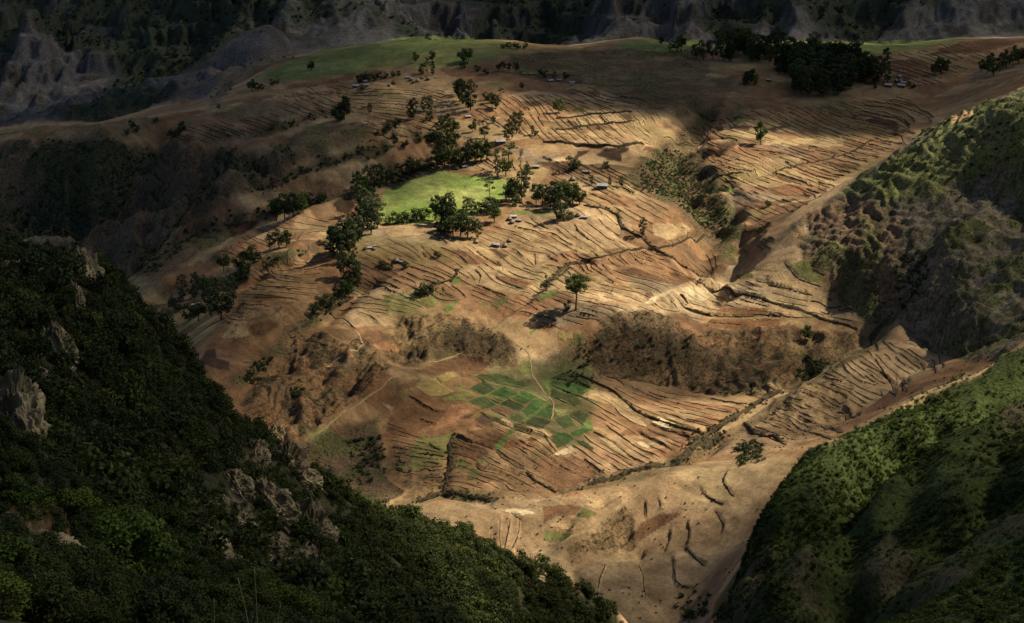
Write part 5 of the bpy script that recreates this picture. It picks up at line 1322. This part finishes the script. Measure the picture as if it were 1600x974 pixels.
s4 = RNG.uniform(0.7, 2.6, len(p4)) ** 1.0 * np.where(p4[:, 1] > 1300, 1.5, 1.0) * np.where((p4[:, 0] > 40) & (p4[:, 0] < 130) & (p4[:, 1] > 850) & (p4[:, 1] < 1120), 0.6, 1.0) * np.where((p4[:, 1] < 545), 0.75, 1.0)
scatter("ravine_bushes", p4 - [0, 0, .2], s4, S_FAR, "dark bushes crowding ravines, cliffs and the mountain foot", "bushes")

# ------------------------------------------------------------------ rock outcrops on the near slope
M_ROCK = soil_mat("lichened_rock", (0.085, 0.064, 0.036), (0.50, 0.385, 0.21), 1.4, 0.5)
def rock_mesh(seed):
    d, f = lat_long(61, 90)
    q = d * 1.0
    r = 1 + 0.30 * fbm(q[:, 0] * 2 + q[:, 2] * 1.3, q[:, 1] * 2 - q[:, 2], 1.0, 3, 500 + seed) + 0.42 * (ridged(q[:, 0] * 3 + q[:, 2] * 2, q[:, 1] * 3 + q[:, 2] * 1.5, 1.0, 4, 520 + seed) - 0.5)
    cr_ = ridged(q[:, 0] * 2.2 + q[:, 2], q[:, 1] * 2.2 + q[:, 2] * 5.0, 0.7, 3, 540 + seed)
    st_ = (q[:, 2] * 6 + fbm(q[:, 0] * 2, q[:, 1] * 2, 1.0, 3, 560 + seed) * 2); st_ = np.abs(st_ - np.floor(st_) - 0.5)
    r = r - 0.16 * np.clip(cr_ - 0.62, 0, 1) * 2.5 + 0.14 * (st_ - 0.25) + 0.05 * fbm(q[:, 0] * 9 + q[:, 2] * 5, q[:, 1] * 9 - q[:, 2] * 4, 1.0, 3, 580 + seed)
    return np_mesh("rock_outcrop", q * r[:, None], f, M_ROCK, False)
ROCKS = [rock_mesh(i) for i in range(6)]
RK = [("ledge of pale rock at the left edge of the forested slope", "8 686 50 74"), ("upper pale crag at the left picture edge", "20 632 34 34"),
      ("pale rock on the hilltop skyline", "95 404 42 20"), ("crag below the hilltop skyline", "128 442 22 40"), ("narrow rock rib under the hilltop", "118 478 12 26"),
      ("rock rib halfway down the wooded slope", "88 552 22 34"), ("low rock between bushes near the left edge", "55 592 14 16"), ("pale hilltop slab at the far left", "22 428 30 12"),
      ("grassy-topped rock ledge in the lower left corner", "45 874 60 18"), ("rock at the right end of the lower left ledge", "112 872 26 20"),
      ("pale rock knob above the scree face", "402 712 14 18"), ("topmost rock on the slope skyline", "432 684 12 16"), ("weathered crag near the slope skyline", "448 720 20 24"), ("broken crag on the skyline shoulder", "474 752 20 16"),
      ("lone small rock in the thicket", "262 722 12 10"), ("large pale face of the central outcrop", "420 800 34 38"), ("left buttress of the central outcrop", "352 838 40 38"), ("right buttress of the central outcrop", "478 838 30 42"),
      ("lower step of the central outcrop", "318 868 36 30"), ("foot of the central outcrop", "470 905 28 34"), ("dark middle cleft rock of the central outcrop", "402 872 30 34"), ("small rock on top of the central outcrop", "370 762 22 20"),
      ("low stone in the straw patch", "165 925 22 10"), ("white stone low in the thicket", "848 962 4 7"), ("rock at the gully mouth below the thicket", "830 897 16 9")]
for i, (lb, t_) in enumerate(RK):
    x, y, rx, rz = map(float, t_.split()); p = hit(x, y); m_ = np.linalg.norm(p) / FPX
    o = tag(link("rock_outcrop", ROCKS[i % 6]), lb, "rock", "rock outcrops on the near slope")
    o.location = (p[0], p[1] + rx * m_ * 0.25, p[2] + CAMZ - rz * m_ * 0.15); o.scale = (rx * m_ * 1.35, rx * m_ * 1.1, rz * m_ * 1.3)
    o.rotation_euler = (random.uniform(-.2, .2), random.uniform(-.2, .2), random.uniform(0, 6.28))

# ------------------------------------------------------------------ near bushes, straw and stalks at the lower left
def near_bush(seed, n_leaf=3600):
    rng = np.random.default_rng(4000 + seed); cl = []
    parts = []
    for k in range(16):
        d = rng.normal(size=3); d /= np.linalg.norm(d)
        c = (0.36 * d[0], 0.36 * d[1], 0.46 + 0.30 * d[2]); cl.append((*c, rng.uniform(0.13, 0.21), rng.uniform(0.12, 0.18)))
        parts.append(tube([(0.02 * d[0], 0.02 * d[1], -0.1), (c[0] * .5, c[1] * .5, c[2] * .55), c], [0.02, 0.011, 0.003], 5))
    v, f = join(parts)
    return np_mesh("stems", v, f, M_BARK), leaf_mesh("foliage", cl, n_leaf, 0.026, L_BUSH, rng)
NB = [near_bush(i) for i in range(4)]
NBL = [("big rounded bright green bush in the lower left", "198 905 118 1.15"), ("dark bush left of the big rounded bush", "150 905 66 1.1"), ("dark bush right of the big rounded bush", "262 915 70 1.1"),
       ("bush under the straw-topped ledge", "58 915 66 1.4"), ("bush at the left edge under the ledge", "5 920 90 1.3"), ("bush in the bottom left corner", "28 985 78 1.4"), ("second bush along the bottom edge from left", "98 990 86 1.3"),
       ("small bush below the straw patch", "215 985 46 1.3"), ("bush on the bottom edge under the central outcrop", "318 985 66 1.3"), ("bush left of the tall stalks", "350 960 56 1.2"), ("bush behind the tall stalks", "400 950 70 1.2"),
       ("bush right of the tall stalks", "455 990 80 1.3"), ("greyish bush at the foot of the outcrop", "505 985 80 1.2"), ("dark bush above the ledge at left", "40 812 60 1.5"), ("dark bush above the right end of the ledge", "110 815 60 1.4"),
       ("bush behind the big rounded bush", "195 838 60 1.4"), ("bush high behind the big rounded bush", "255 840 56 1.3"), ("bush at the left foot of the outcrop", "290 880 56 1.2"), ("bush between straw and outcrop", "265 955 50 1.3"), ("bush at the far left above the ledge", "0 790 56 1.4")]
for i, (lb, t_) in enumerate(NBL):
    x, y, h, w = map(float, t_.split())
    p = hit(x, min(y, 972)); 
    if y > 972: p = p + np.array([0, -(y - 972) * 0.12, 0]); p[2] = float(ground(p[0], p[1]))
    H = h * np.linalg.norm(p) / FPX / 0.92
    root = tag(link("bush", None), lb, "bush", "bushes in the lower left foreground")
    root.location = (p[0], p[1], p[2] + CAMZ - H * .06); root.scale = (H * w * .95, H * w * .95, H); root.rotation_euler = (0, 0, random.uniform(0, 6.28))
    st_, fo_ = NB[i % 4]
    if i == 0:
        fo_ = fo_.copy(); fo_.materials.clear(); fo_.materials.append(leaf_mat("young_green_leaf", (0.045, 0.075, 0.010), (0.15, 0.21, 0.035)))
    link("stems", st_, root); link("foliage", fo_, root)

def tuft(seed):
    rng = np.random.default_rng(6000 + seed); V = []; F = []; T = []
    for k in range(26):
        an = rng.uniform(0, 6.28); ln = rng.uniform(0.5, 1); lean = rng.uniform(0.05, 0.5); b = rng.normal(size=2) * 0.10
        w = 0.016; o = len(V)
        dx, dy = math.cos(an), math.sin(an)
        for t in (0, 0.5, 1):
            x = b[0] + dx * lean * t * t; y = b[1] + dy * lean * t * t; z = ln * t * (1 - 0.25 * lean * t)
            ww = w * (1 - t * 0.9)
            V += [(x - dy * ww, y + dx * ww, z), (x + dy * ww, y - dx * ww, z)]; T += [rng.uniform(0, 1)] * 2
        F += [(o, o + 1, o + 3, o + 2), (o + 2, o + 3, o + 5, o + 4)]
    me = np_mesh("tuft", np.array(V), np.array(F), L_STRAW, False)
    a = me.attributes.new("tone", 'FLOAT', 'POINT'); a.data.foreach_set("value", np.array(T, np.float32)); return me
S_STRAW = bpy.data.collections.new("straw_tuft")
for i in range(4): S_STRAW.objects.link(bpy.data.objects.new(f"straw_tuft_{i}", tuft(i)))
sd = zone(P("0 806,30 804,70 808,100 818,108 842,60 838,0 836"), 60, 130, 1) * 16 + zone(P("140 915,190 905,240 918,235 940,150 945"), 50, 110, 1) * 4 + zone(P("215 900,250 895,255 925,225 925"), 50, 110, 1) * 3 + Z_FOREST * (GY < 130) * (GY > 53) * 0.12
p5 = sample(sd); 
S_UNDER = bpy.data.collections.new("undergrowth_bush")
L_UNDER = leaf_mat("undergrowth_leaf", (0.014, 0.022, 0.006), (0.046, 0.062, 0.016))
for i, (st_, fo_) in enumerate(NB):
    fo_ = fo_.copy(); fo_.materials.clear(); fo_.materials.append(L_UNDER)
    S_UNDER.objects.link(bpy.data.objects.new(f"undergrowth_bush_{i}", fo_))
p6 = sample(Z_FOREST * (1 - far) * (1 - 0.8 * np.clip(1.2 * zone(P("0 806,100 808,128 840,124 892,70 884,0 880"), 60, 120, 1) + 0.9 * zone(P("140 800,265 800,275 920,130 925"), 55, 140, 1) + zone(P("140 912,240 905,245 945,150 948"), 50, 110, 1), 0, 1)) * (GY > 48) * 0.62)
scatter("undergrowth", p6 - [0, 0, .15], RNG.uniform(0.7, 2.2, len(p6)), S_UNDER, "dark leafy undergrowth filling the lower left foreground", "undergrowth")
scatter("dry_grass", p5 - [0, 0, .05], RNG.uniform(0.4, 0.95, len(p5)), S_STRAW, "dry straw-coloured grass on the near ledge", "grass")
M_STALK = soil_mat("stalk", (0.16, 0.15, 0.05), (0.30, 0.26, 0.10), 5.0, 0.005)
for lb, tip, foot in [("short grass stalk at the bottom edge, leftmost", (334, 936), (334, 990)), ("leaning grass stalk at the bottom edge", (372, 906), (391, 990)), ("tallest grass stalk at the bottom edge", (397, 888), (402, 990)), ("short bent grass stalk right of the tallest one", (438, 946), (429, 990))]:
    yd = 47.0
    u0, s0 = pix_us(*tip); u1, s1_ = pix_us(*foot)
    gx_ = float(u1) * yd; gz_ = float(ground(gx_, yd))
    top = np.array([float(u0) * yd, yd, float(s0) * yd]); mid = np.array([float(u1) * yd, yd, float(s1_) * yd])
    pth = np.array([[gx_, yd, gz_ - 0.1], mid * 0.999, (mid * 0.45 + top * 0.55) + [0.015, 0, 0], top]) + [0, 0, CAMZ]
    root = tag(link("grass_stalk", None), lb, "grass stalk", "grass stalks at the bottom edge")
    root.location = pth[0]; pth = pth - pth[0]
    v, f = tube(pth, [0.022, 0.020, 0.015, 0.008], 6); link("stem", np_mesh("stem", v, f, M_STALK), root)
    d_ = pth[3] - pth[2]; v, f = tube([pth[3] - d_ * .35, pth[3] - d_ * .15, pth[3], pth[3] + d_ * .06], [0.008, 0.024, 0.016, 0.002], 6); link("seed_head", np_mesh("seed_head", v, f, M_STALK), root)
    v = np.array([pth[1] + [0, 0, 0], pth[1] + [.10, .02, .14], pth[1] + [.24, .03, .12], pth[1] + [.10, .02, .11]]); link("leaf", np_mesh("leaf", v, np.array([(0, 1, 2, 3)]), M_STALK), root)
